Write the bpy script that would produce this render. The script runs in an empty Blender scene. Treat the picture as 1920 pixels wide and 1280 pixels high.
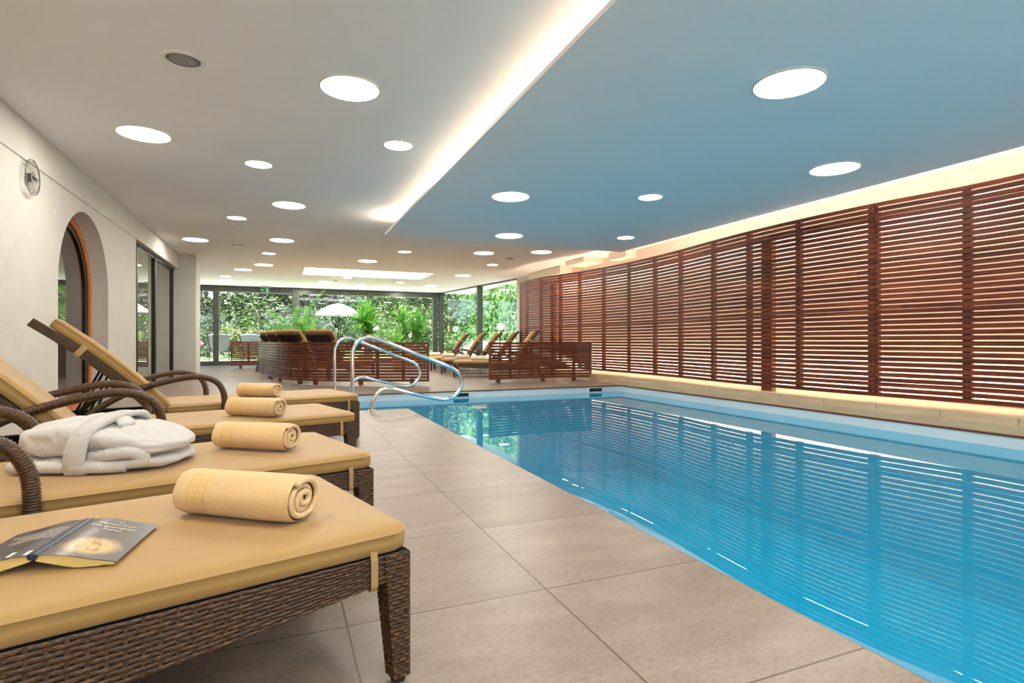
import bpy, bmesh, math, random
from mathutils import Vector, Matrix, noise
random.seed(7)
sc = bpy.context.scene
COL = sc.collection
PI = math.pi

# ---------------------------------------------------------------- camera
F_PX, EYE = 1050.0, 0.77
YAW = math.atan(435 / 1050)
cam_d = bpy.data.cameras.new('camera')
cam_d.sensor_width = 36
cam_d.lens = F_PX / 1920 * 36
cam_d.clip_start = 0.02
cam_d.clip_end = 400
cam = bpy.data.objects.new('camera', cam_d)
COL.objects.link(cam)
cam.location = (0, 0, EYE)
cam.rotation_euler = (PI / 2, 0, -YAW)
sc.camera = cam

# ---------------------------------------------------------------- sky, sun, exposure
w = bpy.data.worlds.new('sky')
sc.world = w
w.use_nodes = True
wn = w.node_tree.nodes
wn.clear()
wo = wn.new('ShaderNodeOutputWorld')
wb = wn.new('ShaderNodeBackground')
wt = wn.new('ShaderNodeTexSky')
wt.sky_type = 'HOSEK_WILKIE'
wt.sun_direction = Vector((-.5, -.25, .8)).normalized()
wt.turbidity = 4.5
wt.ground_albedo = .4
wb.inputs['Strength'].default_value = 3.2
w.node_tree.links.new(wt.outputs[0], wb.inputs['Color'])
w.node_tree.links.new(wb.outputs[0], wo.inputs['Surface'])

sun_d = bpy.data.lights.new('sun', 'SUN')
sun_d.energy = 15.0
sun_d.angle = .01
sun_d.color = (1, .95, .86)
sun = bpy.data.objects.new('sun', sun_d)
COL.objects.link(sun)
sun.rotation_euler = Vector((-.5, -.25, .8)).to_track_quat('Z', 'Y').to_euler()

LAMP = 22.0        # emission of the ceiling diffusers
vs = sc.view_settings
vs.view_transform = 'Standard'
vs.look = 'None'
vs.exposure = 1.52
vs.gamma = 1.0
vs.use_curve_mapping = False
cy = sc.cycles
cy.use_denoising = True
cy.max_bounces = 8
cy.diffuse_bounces = 4
cy.glossy_bounces = 4
cy.transmission_bounces = 6
cy.transparent_max_bounces = 12
cy.caustics_reflective = False
cy.caustics_refractive = False
cy.sample_clamp_indirect = 6.0


def strip_light(name, loc, rot, sx, sy, power, color=(1, .84, .64)):
    d = bpy.data.lights.new(name, 'AREA')
    d.shape = 'RECTANGLE'
    d.size, d.size_y = sx, sy
    d.energy = power
    d.color = color
    o = bpy.data.objects.new(name, d)
    o.location = loc
    o.rotation_euler = rot
    COL.objects.link(o)
    return o


# LED strips of the coves: on top of the hung ceiling panel, and behind the slatted screen
strip_light('cove_strip', (1.62, 3.6, 2.43), (PI, math.radians(-22), 0), .05, 9.0, 6)
strip_light('cove_strip', (1.62, 8.05, 2.44), (PI, math.radians(-20), 0), .06, .25, 4)
strip_light('cove_strip', (5.40, 3.6, 2.44), (PI, math.radians(35), 0), .05, 9.0, 14, (1, .9, .78))
strip_light('cove_strip', (6.30, 5.8, .17), (PI, math.radians(10), 0), .05, 13.5, 82, (1, .78, .56))
strip_light('cove_strip', (6.28, 5.8, 2.30), (0, math.radians(12), 0), .05, 13.5, 62, (1, .89, .76))


# ---------------------------------------------------------------- materials
def mat(name, col=(.8, .8, .8), rough=.5, metal=0, spec=None, coat=0):
    m = bpy.data.materials.new(name)
    m.use_nodes = True
    p = m.node_tree.nodes['Principled BSDF']
    p.inputs['Base Color'].default_value = (*col, 1)
    p.inputs['Roughness'].default_value = rough
    p.inputs['Metallic'].default_value = metal
    if spec is not None:
        p.inputs['Specular IOR Level'].default_value = spec
    if coat:
        p.inputs['Coat Weight'].default_value = coat
    return m


class NT:
    def __init__(s, m):
        s.t = m.node_tree
        s.n = s.t.nodes
        s.p = s.n.get('Principled BSDF')

    def new(s, kind, **kw):
        n = s.n.new('ShaderNode' + kind)
        for k, v in kw.items():
            setattr(n, k, v)
        return n

    def l(s, a, b):
        s.t.links.new(a, b)

    def coord(s, scale=(1, 1, 1), which='Object', rot=(0, 0, 0)):
        tc = s.new('TexCoord')
        mp = s.new('Mapping')
        mp.inputs['Scale'].default_value = scale
        mp.inputs['Rotation'].default_value = rot
        s.l(tc.outputs[which], mp.inputs[0])
        return mp.outputs[0]

    def noise(s, vec, scale, detail=4, rough=.5):
        n = s.new('TexNoise')
        n.inputs['Scale'].default_value = scale
        n.inputs['Detail'].default_value = detail
        n.inputs['Roughness'].default_value = rough
        if vec is not None:
            s.l(vec, n.inputs['Vector'])
        return n.outputs['Fac']

    def ramp(s, fac, stops):
        r = s.new('ValToRGB')
        el = r.color_ramp.elements
        while len(el) < len(stops):
            el.new(.5)
        for e, (p, c) in zip(el, stops):
            e.position = p
            e.color = (*c, 1)
        s.l(fac, r.inputs[0])
        return r.outputs[0]

    def bump(s, h, strength=.3, dist=.01):
        b = s.new('Bump')
        b.inputs['Strength'].default_value = strength
        b.inputs['Distance'].default_value = dist
        s.l(h, b.inputs['Height'])
        s.l(b.outputs[0], s.p.inputs['Normal'])
        return b

    def mix(s, fac, a, b, mode='MIX'):
        m = s.new('Mix', data_type='RGBA', blend_type=mode)
        for sock, v in ((m.inputs[0], fac), (m.inputs[6], a), (m.inputs[7], b)):
            if isinstance(v, (int, float)):
                sock.default_value = v
            elif isinstance(v, tuple):
                sock.default_value = (*v, 1)
            else:
                s.l(v, sock)
        return m.outputs[2]

    def math(s, op, a, b=0.0):
        m = s.new('Math', operation=op)
        for i, v in enumerate((a, b)):
            if isinstance(v, (int, float)):
                m.inputs[i].default_value = v
            else:
                s.l(v, m.inputs[i])
        return m.outputs[0]


def noisy(name, c1, c2, scale, rough=.6, bump=0, bscale=None, dist=.004, lo=.35, hi=.65, vscale=(1, 1, 1), **kw):
    m = mat(name, c1, rough, **kw)
    t = NT(m)
    v = t.coord(vscale)
    f = t.noise(v, scale)
    t.l(t.ramp(f, [(lo, c1), (hi, c2)]), t.p.inputs['Base Color'])
    if bump:
        t.bump(t.noise(v, bscale or scale * 3), bump, dist)
    return m


M = {}
M['plaster'] = noisy('white rough plaster', (.60, .58, .53), (.63, .61, .56), 6, .9, .35, 90, .004)
M['ceiling'] = noisy('matt ceiling paint', (.86, .855, .85), (.88, .875, .87), 2, .9)
M['panel'] = noisy('matt ceiling panel paint', (.94, .90, .87), (.95, .91, .88), 2, .85)
M['cream'] = noisy('cream wall paint', (.80, .74, .64), (.82, .76, .66), 4, .9, .2, 80)
M['slate_frame'] = noisy('dark bronze window metal', (.075, .085, .075), (.095, .105, .092), 8, .4, metal=.3)
M['black_frame'] = mat('black door metal', (.012, .012, .012), .35, .4)
M['liner'] = noisy('pale pool liner', (.62, .70, .73), (.65, .73, .76), 2, .35)
M['steel'] = mat('polished stainless steel', (.80, .78, .76), .09, 1)
M['brushed'] = mat('brushed steel', (.6, .6, .6), .3, 1)
M['grey_plate'] = mat('grey metal plate', (.25, .27, .26), .35, .8)
M['white_plastic'] = mat('white plastic', (.75, .74, .70), .4)
M['grey_grille'] = noisy('grey speaker grille', (.26, .24, .24), (.32, .30, .30), 300, .5)
M['black_rubber'] = mat('black rubber', (.01, .01, .01), .6)
M['black_metal'] = mat('black metal', (.012, .011, .011), .35, .5)
M['trim_ring'] = mat('lamp trim', (.75, .70, .62), .5)
M['green_sign'] = mat('green sign', (.0, .22, .09), .4)
M['sign_white'] = mat('white sign print', (.85, .9, .85), .5)
M['navy'] = mat('navy cover', (.012, .03, .06), .35)
M['print'] = mat('cream print', (.75, .70, .58), .6)
M['pages'] = noisy('yellowed page edges', (.72, .50, .16), (.80, .60, .24), 6, .8, .4, 400, .0006, vscale=(1, 1, 60))
M['terracotta'] = noisy('wooden planter box', (.42, .17, .07), (.50, .22, .10), 6, .6)
M['trunk'] = noisy('plant stem bark', (.16, .11, .07), (.25, .18, .12), 20, .9, .5, 60)
M['soil'] = noisy('soil', (.03, .02, .015), (.05, .035, .025), 40, .95)
M['umbrella'] = mat('white parasol cloth', (.55, .55, .55), .8)
M['garden_chair'] = noisy('dark grey garden mesh', (.012, .02, .02), (.02, .03, .03), 20, .5, vscale=(30, 30, 1))
M['lawn'] = noisy('lawn', (.09, .18, .04), (.14, .25, .06), 3, .9, .4, 60, .02)
M['paving'] = noisy('terrace paving', (.66, .66, .62), (.74, .74, .70), 3, .8)
M['stone_wall'] = noisy('rough garden stone', (.26, .27, .22), (.42, .42, .36), 5, .9, .6, 20, .03)


def emis(name, col, s):
    m = bpy.data.materials.new(name)
    m.use_nodes = True
    t = NT(m)
    t.p.inputs['Base Color'].default_value = (.8, .8, .8, 1)
    t.p.inputs['Emission Color'].default_value = (*col, 1)
    t.p.inputs['Emission Strength'].default_value = s
    return m


M['diffuser'] = emis('lit lamp diffuser', (1, .93, .82), LAMP)
M['light_panel'] = emis('lit ceiling panel', (1, .99, .94), 2.5)
M['globe'] = emis('white globe', (1, .98, .92), .7)


# stone floor tiles
def floor_mat():
    m = mat('beige stone tiles', (.4, .33, .26), .42)
    t = NT(m)
    v = t.coord()
    sx = t.new('SeparateXYZ')
    t.l(v, sx.inputs[0])
    x = t.math('DIVIDE', t.math('SUBTRACT', sx.outputs[0], .765 - 5.97), .597)
    y = t.math('DIVIDE', t.math('SUBTRACT', sx.outputs[1], 1.570 - 6.08), .608)
    fx, fy = t.math('FRACT', x), t.math('FRACT', y)
    ix, iy = t.math('FLOOR', x), t.math('FLOOR', y)

    def edge(f, d):
        return t.math('MINIMUM', f, t.math('SUBTRACT', 1.0, f))
    e = t.math('MINIMUM', edge(fx, 0), edge(fy, 0))
    grout = t.math('LESS_THAN', e, .0048)
    cb = t.new('CombineXYZ')
    t.l(ix, cb.inputs[0])
    t.l(iy, cb.inputs[1])
    wnz = t.new('TexWhiteNoise', noise_dimensions='3D')
    t.l(cb.outputs[0], wnz.inputs['Vector'])
    # shift the grain per tile
    va = t.new('VectorMath', operation='MULTIPLY_ADD')
    t.l(wnz.outputs['Color'], va.inputs[0])
    va.inputs[1].default_value = (9, 9, 0)
    t.l(v, va.inputs[2])
    mp = t.new('Mapping')
    mp.inputs['Scale'].default_value = (1, 2.2, 1)
    mp.inputs['Rotation'].default_value = (0, 0, .3)
    t.l(va.outputs[0], mp.inputs[0])
    n1 = t.noise(mp.outputs[0], 3.5, 8, .62)
    n2 = t.noise(mp.outputs[0], 46, 9, .78)
    c1 = t.ramp(n1, [(.3, (.235, .176, .135)), (.5, (.285, .222, .177)), (.72, (.335, .272, .222))])
    c2 = t.ramp(n2, [(.36, (.64, .57, .51)), (.50, (1, 1, 1)), (.68, (1.12, 1.12, 1.1))])
    c = t.mix(.8, c1, c2, 'MULTIPLY')
    tv = t.ramp(wnz.outputs['Value'], [(0, (.90, .88, .86)), (1, (1.06, 1.05, 1.05))])
    c = t.mix(1.0, c, tv, 'MULTIPLY')
    c = t.mix(grout, c, (.10, .065, .04))
    t.l(c, t.p.inputs['Base Color'])
    r = t.ramp(n2, [(.3, (.30,) * 3), (.7, (.38,) * 3)])
    t.l(r, t.p.inputs['Roughness'])
    h = t.math('SUBTRACT', n2, t.math('MULTIPLY', grout, 1.5))
    t.bump(h, .16, .003)
    return m


M['floor'] = floor_mat()
M['curb'] = noisy('sandstone curb tiles', (.50, .36, .22), (.60, .45, .29), 5, .55, .2, 40, .002, vscale=(1, .4, 3))


# reddish slatted hardwood
def wood_mat(name, dark, mid, light, pitch, rough=.33, vec=(1, 1, 1)):
    m = mat(name, mid, rough)
    t = NT(m)
    v = t.coord()
    sx = t.new('SeparateXYZ')
    t.l(v, sx.inputs[0])
    zi = t.math('FLOOR', t.math('DIVIDE', sx.outputs[2], pitch))
    yi = t.math('FLOOR', t.math('DIVIDE', t.math('ADD', sx.outputs[1], t.math('MULTIPLY', zi, .37)), 2.6))
    cb = t.new('CombineXYZ')
    t.l(zi, cb.inputs[0])
    t.l(yi, cb.inputs[1])
    wnz = t.new('TexWhiteNoise', noise_dimensions='3D')
    t.l(cb.outputs[0], wnz.inputs['Vector'])
    va = t.new('VectorMath', operation='MULTIPLY_ADD')
    t.l(wnz.outputs['Color'], va.inputs[0])
    va.inputs[1].default_value = (5, 7, 5)
    t.l(v, va.inputs[2])
    mp = t.new('Mapping')
    mp.inputs['Scale'].default_value = (1.2 * vec[0], 1.2 * vec[1], 26 * vec[2])
    t.l(va.outputs[0], mp.inputs[0])
    n1 = t.noise(mp.outputs[0], 1.6, 6, .6)
    mp2 = t.new('Mapping')
    mp2.inputs['Scale'].default_value = (6 * vec[0], 6 * vec[1], 160 * vec[2])
    t.l(va.outputs[0], mp2.inputs[0])
    n2 = t.noise(mp2.outputs[0], 2, 3, .6)
    c = t.ramp(n1, [(.28, dark), (.5, mid), (.74, light)])
    tone = t.ramp(wnz.outputs['Value'], [(0, (.62, .58, .58)), (.6, (1, 1, 1)), (1, (1.25, 1.2, 1.1))])
    c = t.mix(1.0, c, tone, 'MULTIPLY')
    g = t.ramp(n2, [(.3, (.7, .65, .62)), (.6, (1.05, 1.05, 1.05))])
    c = t.mix(.7, c, g, 'MULTIPLY')
    t.l(c, t.p.inputs['Base Color'])
    t.bump(n2, .15, .002)
    return m


M['slat'] = wood_mat('red brown slat wood', (.055, .012, .006), (.16, .031, .011), (.27, .066, .020), .0543, .5)
M['slat'].node_tree.nodes['Principled BSDF'].inputs['Specular IOR Level'].default_value = .3
M['batten'] = noisy('batten wood', (.10, .024, .010), (.16, .042, .016), 4, .4, vscale=(20, 20, 1))
M['post_wood'] = noisy('bright brown post wood', (.24, .075, .026), (.34, .115, .04), 4, .45, vscale=(20, 20, 1))
M['low_slat'] = wood_mat('low screen slat wood', (.06, .016, .007), (.16, .038, .014), (.25, .072, .025), .053, .42)
M['umber_wood'] = noisy('olive brown sash wood', (.20, .13, .05), (.26, .17, .07), 3, .5)
M['orange_wood'] = noisy('orange oiled wood', (.50, .15, .03), (.60, .20, .05), 3, .4, .1, 40, .001, vscale=(12, 12, 1))


# glass and water: Fresnel mix of see-through and mirror
def glassy(name, tint, ior=1.5, rough=0.0, boost=1.0, bump=None, gcol=(1, 1, 1)):
    m = bpy.data.materials.new(name)
    m.use_nodes = True
    t = NT(m)
    t.n.remove(t.p)
    out = [n for n in t.n if n.type == 'OUTPUT_MATERIAL'][0]
    tr = t.new('BsdfTransparent')
    tr.inputs[0].default_value = (*tint, 1)
    gl = t.new('BsdfGlossy')
    gl.inputs['Roughness'].default_value = rough
    gl.inputs['Color'].default_value = (*gcol, 1)
    fr = t.new('Fresnel')
    # the same mirror strength from either side of the sheet
    ge = t.new('NewGeometry')
    t.l(t.math('ADD', ior, t.math('MULTIPLY', ge.outputs['Backfacing'], 1 / ior - ior)), fr.inputs['IOR'])
    mx = t.new('MixShader')
    fac = fr.outputs[0]
    if boost != 1:
        mt = t.new('Math', operation='MULTIPLY', use_clamp=True)
        mt.inputs[1].default_value = boost
        t.l(fac, mt.inputs[0])
        fac = mt.outputs[0]
    t.l(fac, mx.inputs[0])
    t.l(tr.outputs[0], mx.inputs[1])
    t.l(gl.outputs[0], mx.inputs[2])
    t.l(mx.outputs[0], out.inputs[0])
    if bump:
        b = t.new('Bump')
        b.inputs['Strength'].default_value = bump[1]
        b.inputs['Distance'].default_value = .01
        t.l(t.noise(t.coord(), bump[0], 2), b.inputs['Height'])
        t.l(b.outputs[0], gl.inputs['Normal'])
    return m


M['glass'] = glassy('window glass', (.93, .98, .96), 1.5, 0, 1.3)
M['door_glass'] = glassy('dark tinted door glass', (.62, .66, .60), 1.5, 0, 1.6)
M['clear'] = glassy('clear acrylic', (.97, .97, .96), 1.45)
M['water'] = glassy('pool water', (.12, .72, .93), 1.33, 0.0, 1.0, None)


# upholstery, terry, wicker
def cushion_mat():
    m = mat('sand coloured cushion cloth', (.50, .32, .14), .6)
    t = NT(m)
    v = t.coord()
    n1 = t.noise(v, 2.2, 2)
    c = t.ramp(n1, [(.3, (.40, .235, .072)), (.7, (.455, .277, .098))])
    t.l(c, t.p.inputs['Base Color'])
    t.p.inputs['Sheen Weight'].default_value = .25
    t.p.inputs['Sheen Roughness'].default_value = .4
    a = t.noise(t.coord((1, 2.2, 1)), 5, 2)
    fine = t.noise(v, 900, 1)
    t.bump(t.math('ADD', a, t.math('MULTIPLY', fine, .03)), .30, .008)
    return m


M['cushion'] = cushion_mat()
M['strap'] = mat('cloth strap', (.42, .27, .11), .7)


def terry(name, c1, c2, band=False):
    m = mat(name, c1, .95)
    t = NT(m)
    v = t.coord()
    n1 = t.noise(v, 320, 3, .7)
    c = t.ramp(n1, [(.3, c1), (.65, c2)])
    if band:
        # woven fret band: square spirals between two lines, running round the roll
        uvn = t.new('TexCoord')
        sx = t.new('SeparateXYZ')
        t.l(uvn.outputs['UV'], sx.inputs[0])
        u, vv = sx.outputs[0], sx.outputs[1]
        a = t.math('SUBTRACT', u, .21)
        inside = t.math('LESS_THAN', t.math('ABSOLUTE', a), .085)
        rim = t.math('LESS_THAN', t.math('ABSOLUTE', t.math('SUBTRACT', t.math('ABSOLUTE', a), .078)), .007)
        cell = t.math('SUBTRACT', t.math('FRACT', t.math('MULTIPLY', vv, 6.0)), .5)
        dx = t.math('MULTIPLY', t.math('ABSOLUTE', a), 14.0)
        dy = t.math('MULTIPLY', t.math('ABSOLUTE', cell), 2.0)
        ring = t.math('FRACT', t.math('MULTIPLY', t.math('MAXIMUM', dx, dy), 2.4))
        fret = t.math('MULTIPLY', t.math('LESS_THAN', ring, .5), inside)
        fret = t.math('MAXIMUM', fret, rim)
        c = t.mix(t.math('MULTIPLY', fret, .75), c, (.86, .52, .10))
    t.l(c, t.p.inputs['Base Color'])
    t.p.inputs['Sheen Weight'].default_value = .5
    t.bump(n1, .9, .004)
    return m


M['towel'] = terry('yellow terry towel', (.84, .52, .20), (.94, .65, .32), True)
M['robe'] = terry('white terry cloth', (.66, .63, .60), (.76, .735, .70))
M['pale_towel'] = terry('pale terry towel', (.78, .68, .54), (.86, .78, .64))


def wicker_mat():
    m = mat('brown woven resin wicker', (.07, .04, .022), .38)
    t = NT(m)
    v = t.coord()
    n1 = t.noise(t.coord((1, 1, 4)), 90, 3, .7)
    c = t.ramp(n1, [(.3, (.010, .005, .003)), (.48, (.048, .022, .008)), (.66, (.19, .082, .022))])
    t.l(c, t.p.inputs['Base Color'])
    t.bump(t.noise(t.coord((1, 1, 6)), 260, 2), .35, .001)
    return m


M['wicker'] = wicker_mat()
M['wicker_core'] = mat('dark wicker backing', (.012, .008, .006), .7)


def leaf_mat(name, c1, c2, c3, scale=1.5, trans=.35):
    m = bpy.data.materials.new(name)
    m.use_nodes = True
    t = NT(m)
    t.n.remove(t.p)
    out = [n for n in t.n if n.type == 'OUTPUT_MATERIAL'][0]
    v = t.coord()
    f = t.noise(v, scale, 5, .7)
    c = t.ramp(f, [(.3, c1), (.5, c2), (.68, c3)])
    d = t.new('BsdfDiffuse')
    tl = t.new('BsdfTranslucent')
    t.l(c, d.inputs[0])
    t.l(c, tl.inputs[0])
    mx = t.new('MixShader')
    mx.inputs[0].default_value = trans
    t.l(d.outputs[0], mx.inputs[1])
    t.l(tl.outputs[0], mx.inputs[2])
    g = t.new('BsdfGlossy')
    g.inputs['Roughness'].default_value = .35
    m2 = t.new('MixShader')
    m2.inputs[0].default_value = .02
    t.l(mx.outputs[0], m2.inputs[1])
    t.l(g.outputs[0], m2.inputs[2])
    t.l(m2.outputs[0], out.inputs[0])
    return m


M['leaf'] = leaf_mat('fresh green foliage', (0.037, 0.071, 0.028), (0.090, 0.140, 0.059), (0.186, 0.214, 0.112))
M['leaf_blue'] = leaf_mat('blue green foliage', (0.043, 0.068, 0.053), (0.099, 0.133, 0.102), (0.180, 0.208, 0.174))
M['leaf_purple'] = leaf_mat('purple grey foliage', (0.068, 0.062, 0.077), (0.118, 0.112, 0.130), (0.192, 0.180, 0.198))
M['leaf_pale'] = leaf_mat('pale yellow foliage', (0.087, 0.118, 0.043), (0.167, 0.192, 0.093), (0.260, 0.260, 0.161))
M['ivy'] = leaf_mat('ivy leaves', (0.019, 0.059, 0.019), (0.062, 0.146, 0.046), (0.161, 0.236, 0.099), 3)
M['yucca'] = leaf_mat('strap leaves', (.06, .24, .04), (.16, .46, .08), (.46, .72, .20), 6, .4)
M['flower'] = leaf_mat('pink flowers', (.5, .05, .12), (.7, .1, .2), (.8, .3, .4))


def cover_mat():
    m = mat('taupe book cover', (.10, .085, .08), .3)
    t = NT(m)
    tc = t.new('TexCoord')
    sx = t.new('SeparateXYZ')
    t.l(tc.outputs['UV'], sx.inputs[0])
    u, v = sx.outputs[0], sx.outputs[1]
    du = t.math('DIVIDE', t.math('SUBTRACT', u, .55), .42)
    dv = t.math('DIVIDE', t.math('SUBTRACT', v, .27), .22)
    r = t.math('ADD', t.math('POWER', t.math('ABSOLUTE', du), 2.0), t.math('POWER', t.math('ABSOLUTE', dv), 2.0))
    nz = t.noise(t.coord((6, 6, 6), 'UV'), 1.2, 5, .6)
    r = t.math('ADD', r, t.math('MULTIPLY', t.math('SUBTRACT', nz, .5), 1.4))
    blob = t.ramp(r, [(.35, (1, 1, 1)), (1.1, (0, 0, 0))])
    warm = t.ramp(nz, [(.3, (.22, .12, .05)), (.5, (.62, .40, .18)), (.7, (.80, .58, .30))])
    t.l(t.mix(blob, (.12, .105, .10), warm), t.p.inputs['Base Color'])
    return m


M['cover'] = cover_mat()
M['back_cover'] = mat('dark slate book cover', (.085, .07, .075), .3)


# ---------------------------------------------------------------- mesh helpers
class MB:
    def __init__(s):
        s.v, s.f, s.uv = [], [], {}

    def vert(s, p):
        s.v.append(tuple(p))
        return len(s.v) - 1

    def face(s, *i):
        s.f.append(tuple(i))

    def quad(s, a, b, c, d):
        n = len(s.v)
        s.v += [tuple(a), tuple(b), tuple(c), tuple(d)]
        s.f.append((n, n + 1, n + 2, n + 3))

    def poly(s, pts):
        n = len(s.v)
        s.v += [tuple(p) for p in pts]
        s.f.append(tuple(range(n, n + len(pts))))

    def box(s, lo, hi, mx=None):
        n = len(s.v)
        ps = [(x, y, z) for x in (lo[0], hi[0]) for y in (lo[1], hi[1]) for z in (lo[2], hi[2])]
        if mx is not None:
            ps = [tuple(mx @ Vector(p)) for p in ps]
        s.v += ps
        for f in ((0, 1, 3, 2), (4, 6, 7, 5), (0, 4, 5, 1), (2, 3, 7, 6), (0, 2, 6, 4), (1, 5, 7, 3)):
            s.f.append(tuple(n + i for i in f))

    def beam(s, a, b, wx, wy, up=(0, 0, 1)):
        a, b = Vector(a), Vector(b)
        d = (b - a).normalized()
        u = Vector(up)
        if abs(d.dot(u)) > .98:
            u = Vector((1, 0, 0))
        x = d.cross(u).normalized() * wx / 2
        y = x.cross(d).normalized() * wy / 2
        n = len(s.v)
        for p in (a, b):
            s.v += [tuple(p - x - y), tuple(p + x - y), tuple(p + x + y), tuple(p - x + y)]
        for f in ((3, 2, 1, 0), (4, 5, 6, 7), (0, 1, 5, 4), (1, 2, 6, 5), (2, 3, 7, 6), (3, 0, 4, 7)):
            s.f.append(tuple(n + i for i in f))

    def rings(s, rings, close=True, caps=True):
        n0 = len(s.v)
        k = len(rings[0])
        for r in rings:
            s.v += [tuple(p) for p in r]
        for i in range(len(rings) - 1):
            for j in range(k if close else k - 1):
                j2 = (j + 1) % k
                a = n0 + i * k
                s.f.append((a + j, a + j2, a + k + j2, a + k + j))
        if caps and close:
            s.f.append(tuple(n0 + j for j in reversed(range(k))))
            e = n0 + (len(rings) - 1) * k
            s.f.append(tuple(e + j for j in range(k)))

    def tube(s, pts, r, k=12, rf=None, caps=True):
        pts = [Vector(p) for p in pts]
        n = len(pts)
        up = None
        R = []
        for i, p in enumerate(pts):
            t = (pts[min(i + 1, n - 1)] - pts[max(i - 1, 0)]).normalized()
            if up is None:
                up = Vector((0, 0, 1)) if abs(t.z) < .9 else Vector((1, 0, 0))
                up = (up - t * up.dot(t)).normalized()
            else:
                up = (up - t * up.dot(t)).normalized()
            sd = t.cross(up)
            rr = rf(i) if rf else r
            R.append([p + (up * math.cos(a) + sd * math.sin(a)) * rr for a in (2 * PI * j / k for j in range(k))])
        s.rings(R, True, caps)

    def lathe(s, prof, c=(0, 0, 0), k=32):
        R = [[(c[0] + r * math.cos(2 * PI * j / k), c[1] + r * math.sin(2 * PI * j / k), c[2] + z) for j in range(k)] for r, z in prof]
        s.rings(R, True, True)

    def mesh(s, name, m, smooth=False):
        me = bpy.data.meshes.new(name)
        me.from_pydata(s.v, [], s.f)
        me.materials.append(m)
        if smooth:
            me.polygons.foreach_set('use_smooth', [True] * len(me.polygons))
        me.update()
        return me

    def build(s, name, m, parent=None, smooth=False, recalc=True, autosm=None):
        me = s.mesh(name, m, smooth)
        if recalc:
            b = bmesh.new()
            b.from_mesh(me)
            bmesh.ops.recalc_face_normals(b, faces=b.faces)
            if autosm:
                for e in b.edges:
                    if len(e.link_faces) == 2 and e.calc_face_angle(0) > autosm:
                        e.smooth = False
            b.to_mesh(me)
            b.free()
        o = bpy.data.objects.new(name, me)
        COL.objects.link(o)
        if parent:
            o.parent = parent
        return o


def bevel(o, wd, seg=2):
    md = o.modifiers.new('bevel', 'BEVEL')
    md.width = wd
    md.segments = seg
    md.limit_method = 'ANGLE'
    return o


def tag(o, label=None, cat=None, group=None, kind=None):
    if label: o['label'] = label
    if cat: o['category'] = cat
    if group: o['group'] = group
    if kind: o['kind'] = kind
    return o


def empty(name, loc=(0, 0, 0), rz=0.0):
    o = bpy.data.objects.new(name, None)
    o.empty_display_size = .1
    COL.objects.link(o)
    o.location = loc
    o.rotation_euler = (0, 0, rz)
    return o


def struct(name, mb, m, label, parent=None, **kw):
    o = mb.build(name, m, parent, **kw)
    if not parent:
        tag(o, label, None, None, 'structure')
    return o


def copy_tree(o, parent=None):
    c = o.copy()
    COL.objects.link(c)
    c.parent = parent
    for ch in [x for x in bpy.data.objects if x.parent == o]:
        copy_tree(ch, c)
    return c


def text(name, body, size, m, parent, mx, ext=.0001, align='CENTER'):
    cu = bpy.data.curves.new(name, 'FONT')
    cu.body = body
    cu.size = size
    cu.extrude = ext
    cu.align_x = align
    tmp = bpy.data.objects.new(name, cu)
    COL.objects.link(tmp)
    bpy.context.view_layer.update()
    me = bpy.data.meshes.new_from_object(tmp)
    bpy.data.objects.remove(tmp)
    me.materials.clear()
    me.materials.append(m)
    me.transform(mx)
    o = bpy.data.objects.new(name, me)
    COL.objects.link(o)
    o.parent = parent
    return o


def resample(pts, step):
    """Catmull-Rom through pts, then even steps."""
    P = [Vector(p) for p in pts]
    Q = [P[0] * 2 - P[1]] + P + [P[-1] * 2 - P[-2]]
    fine = []
    for i in range(1, len(Q) - 2):
        a, b, c, d = Q[i - 1], Q[i], Q[i + 1], Q[i + 2]
        for k in range(24):
            t = k / 24
            fine.append(.5 * ((2 * b) + (c - a) * t + (2 * a - 5 * b + 4 * c - d) * t * t + (3 * b - a - 3 * c + d) * t ** 3))
    fine.append(P[-1])
    L = [0]
    for i in range(1, len(fine)):
        L.append(L[-1] + (fine[i] - fine[i - 1]).length)
    n = max(2, round(L[-1] / step))
    out, j = [], 0
    for k in range(n + 1):
        s_ = L[-1] * k / n
        while j < len(L) - 2 and L[j + 1] < s_:
            j += 1
        t = (s_ - L[j]) / max(1e-9, L[j + 1] - L[j])
        out.append(fine[j].lerp(fine[j + 1], t))
    return out


# ---------------------------------------------------------------- room shell
H = 2.57
PX0, PX1, PY0, PY1 = 1.357, 5.58, -2.2, 8.42     # pool opening
RX = 6.45                                         # wall behind the tall screen
WATER = -.115

fl = MB()


def slab(mb, x0, y0, x1, y1, z, t=.12):
    mb.box((x0, y0, z - t), (x1, y1, z))


AX, AYN = .30, 6.41          # step alcove of the pool: left end and near side
slab(fl, -5.2, -5, AX, 20.45, 0)
slab(fl, AX, -5, PX0, AYN, 0)
slab(fl, AX, PY1, PX0, 20.45, 0)
slab(fl, PX0, PY1, RX + .2, 20.45, 0)
slab(fl, PX1, -5, RX + .2, PY1, 0)  # under the curb
slab(fl, PX0, -5, PX1, PY0, 0)
struct('floor', fl, M['floor'], 'beige stone tiled floor around the pool')

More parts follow.
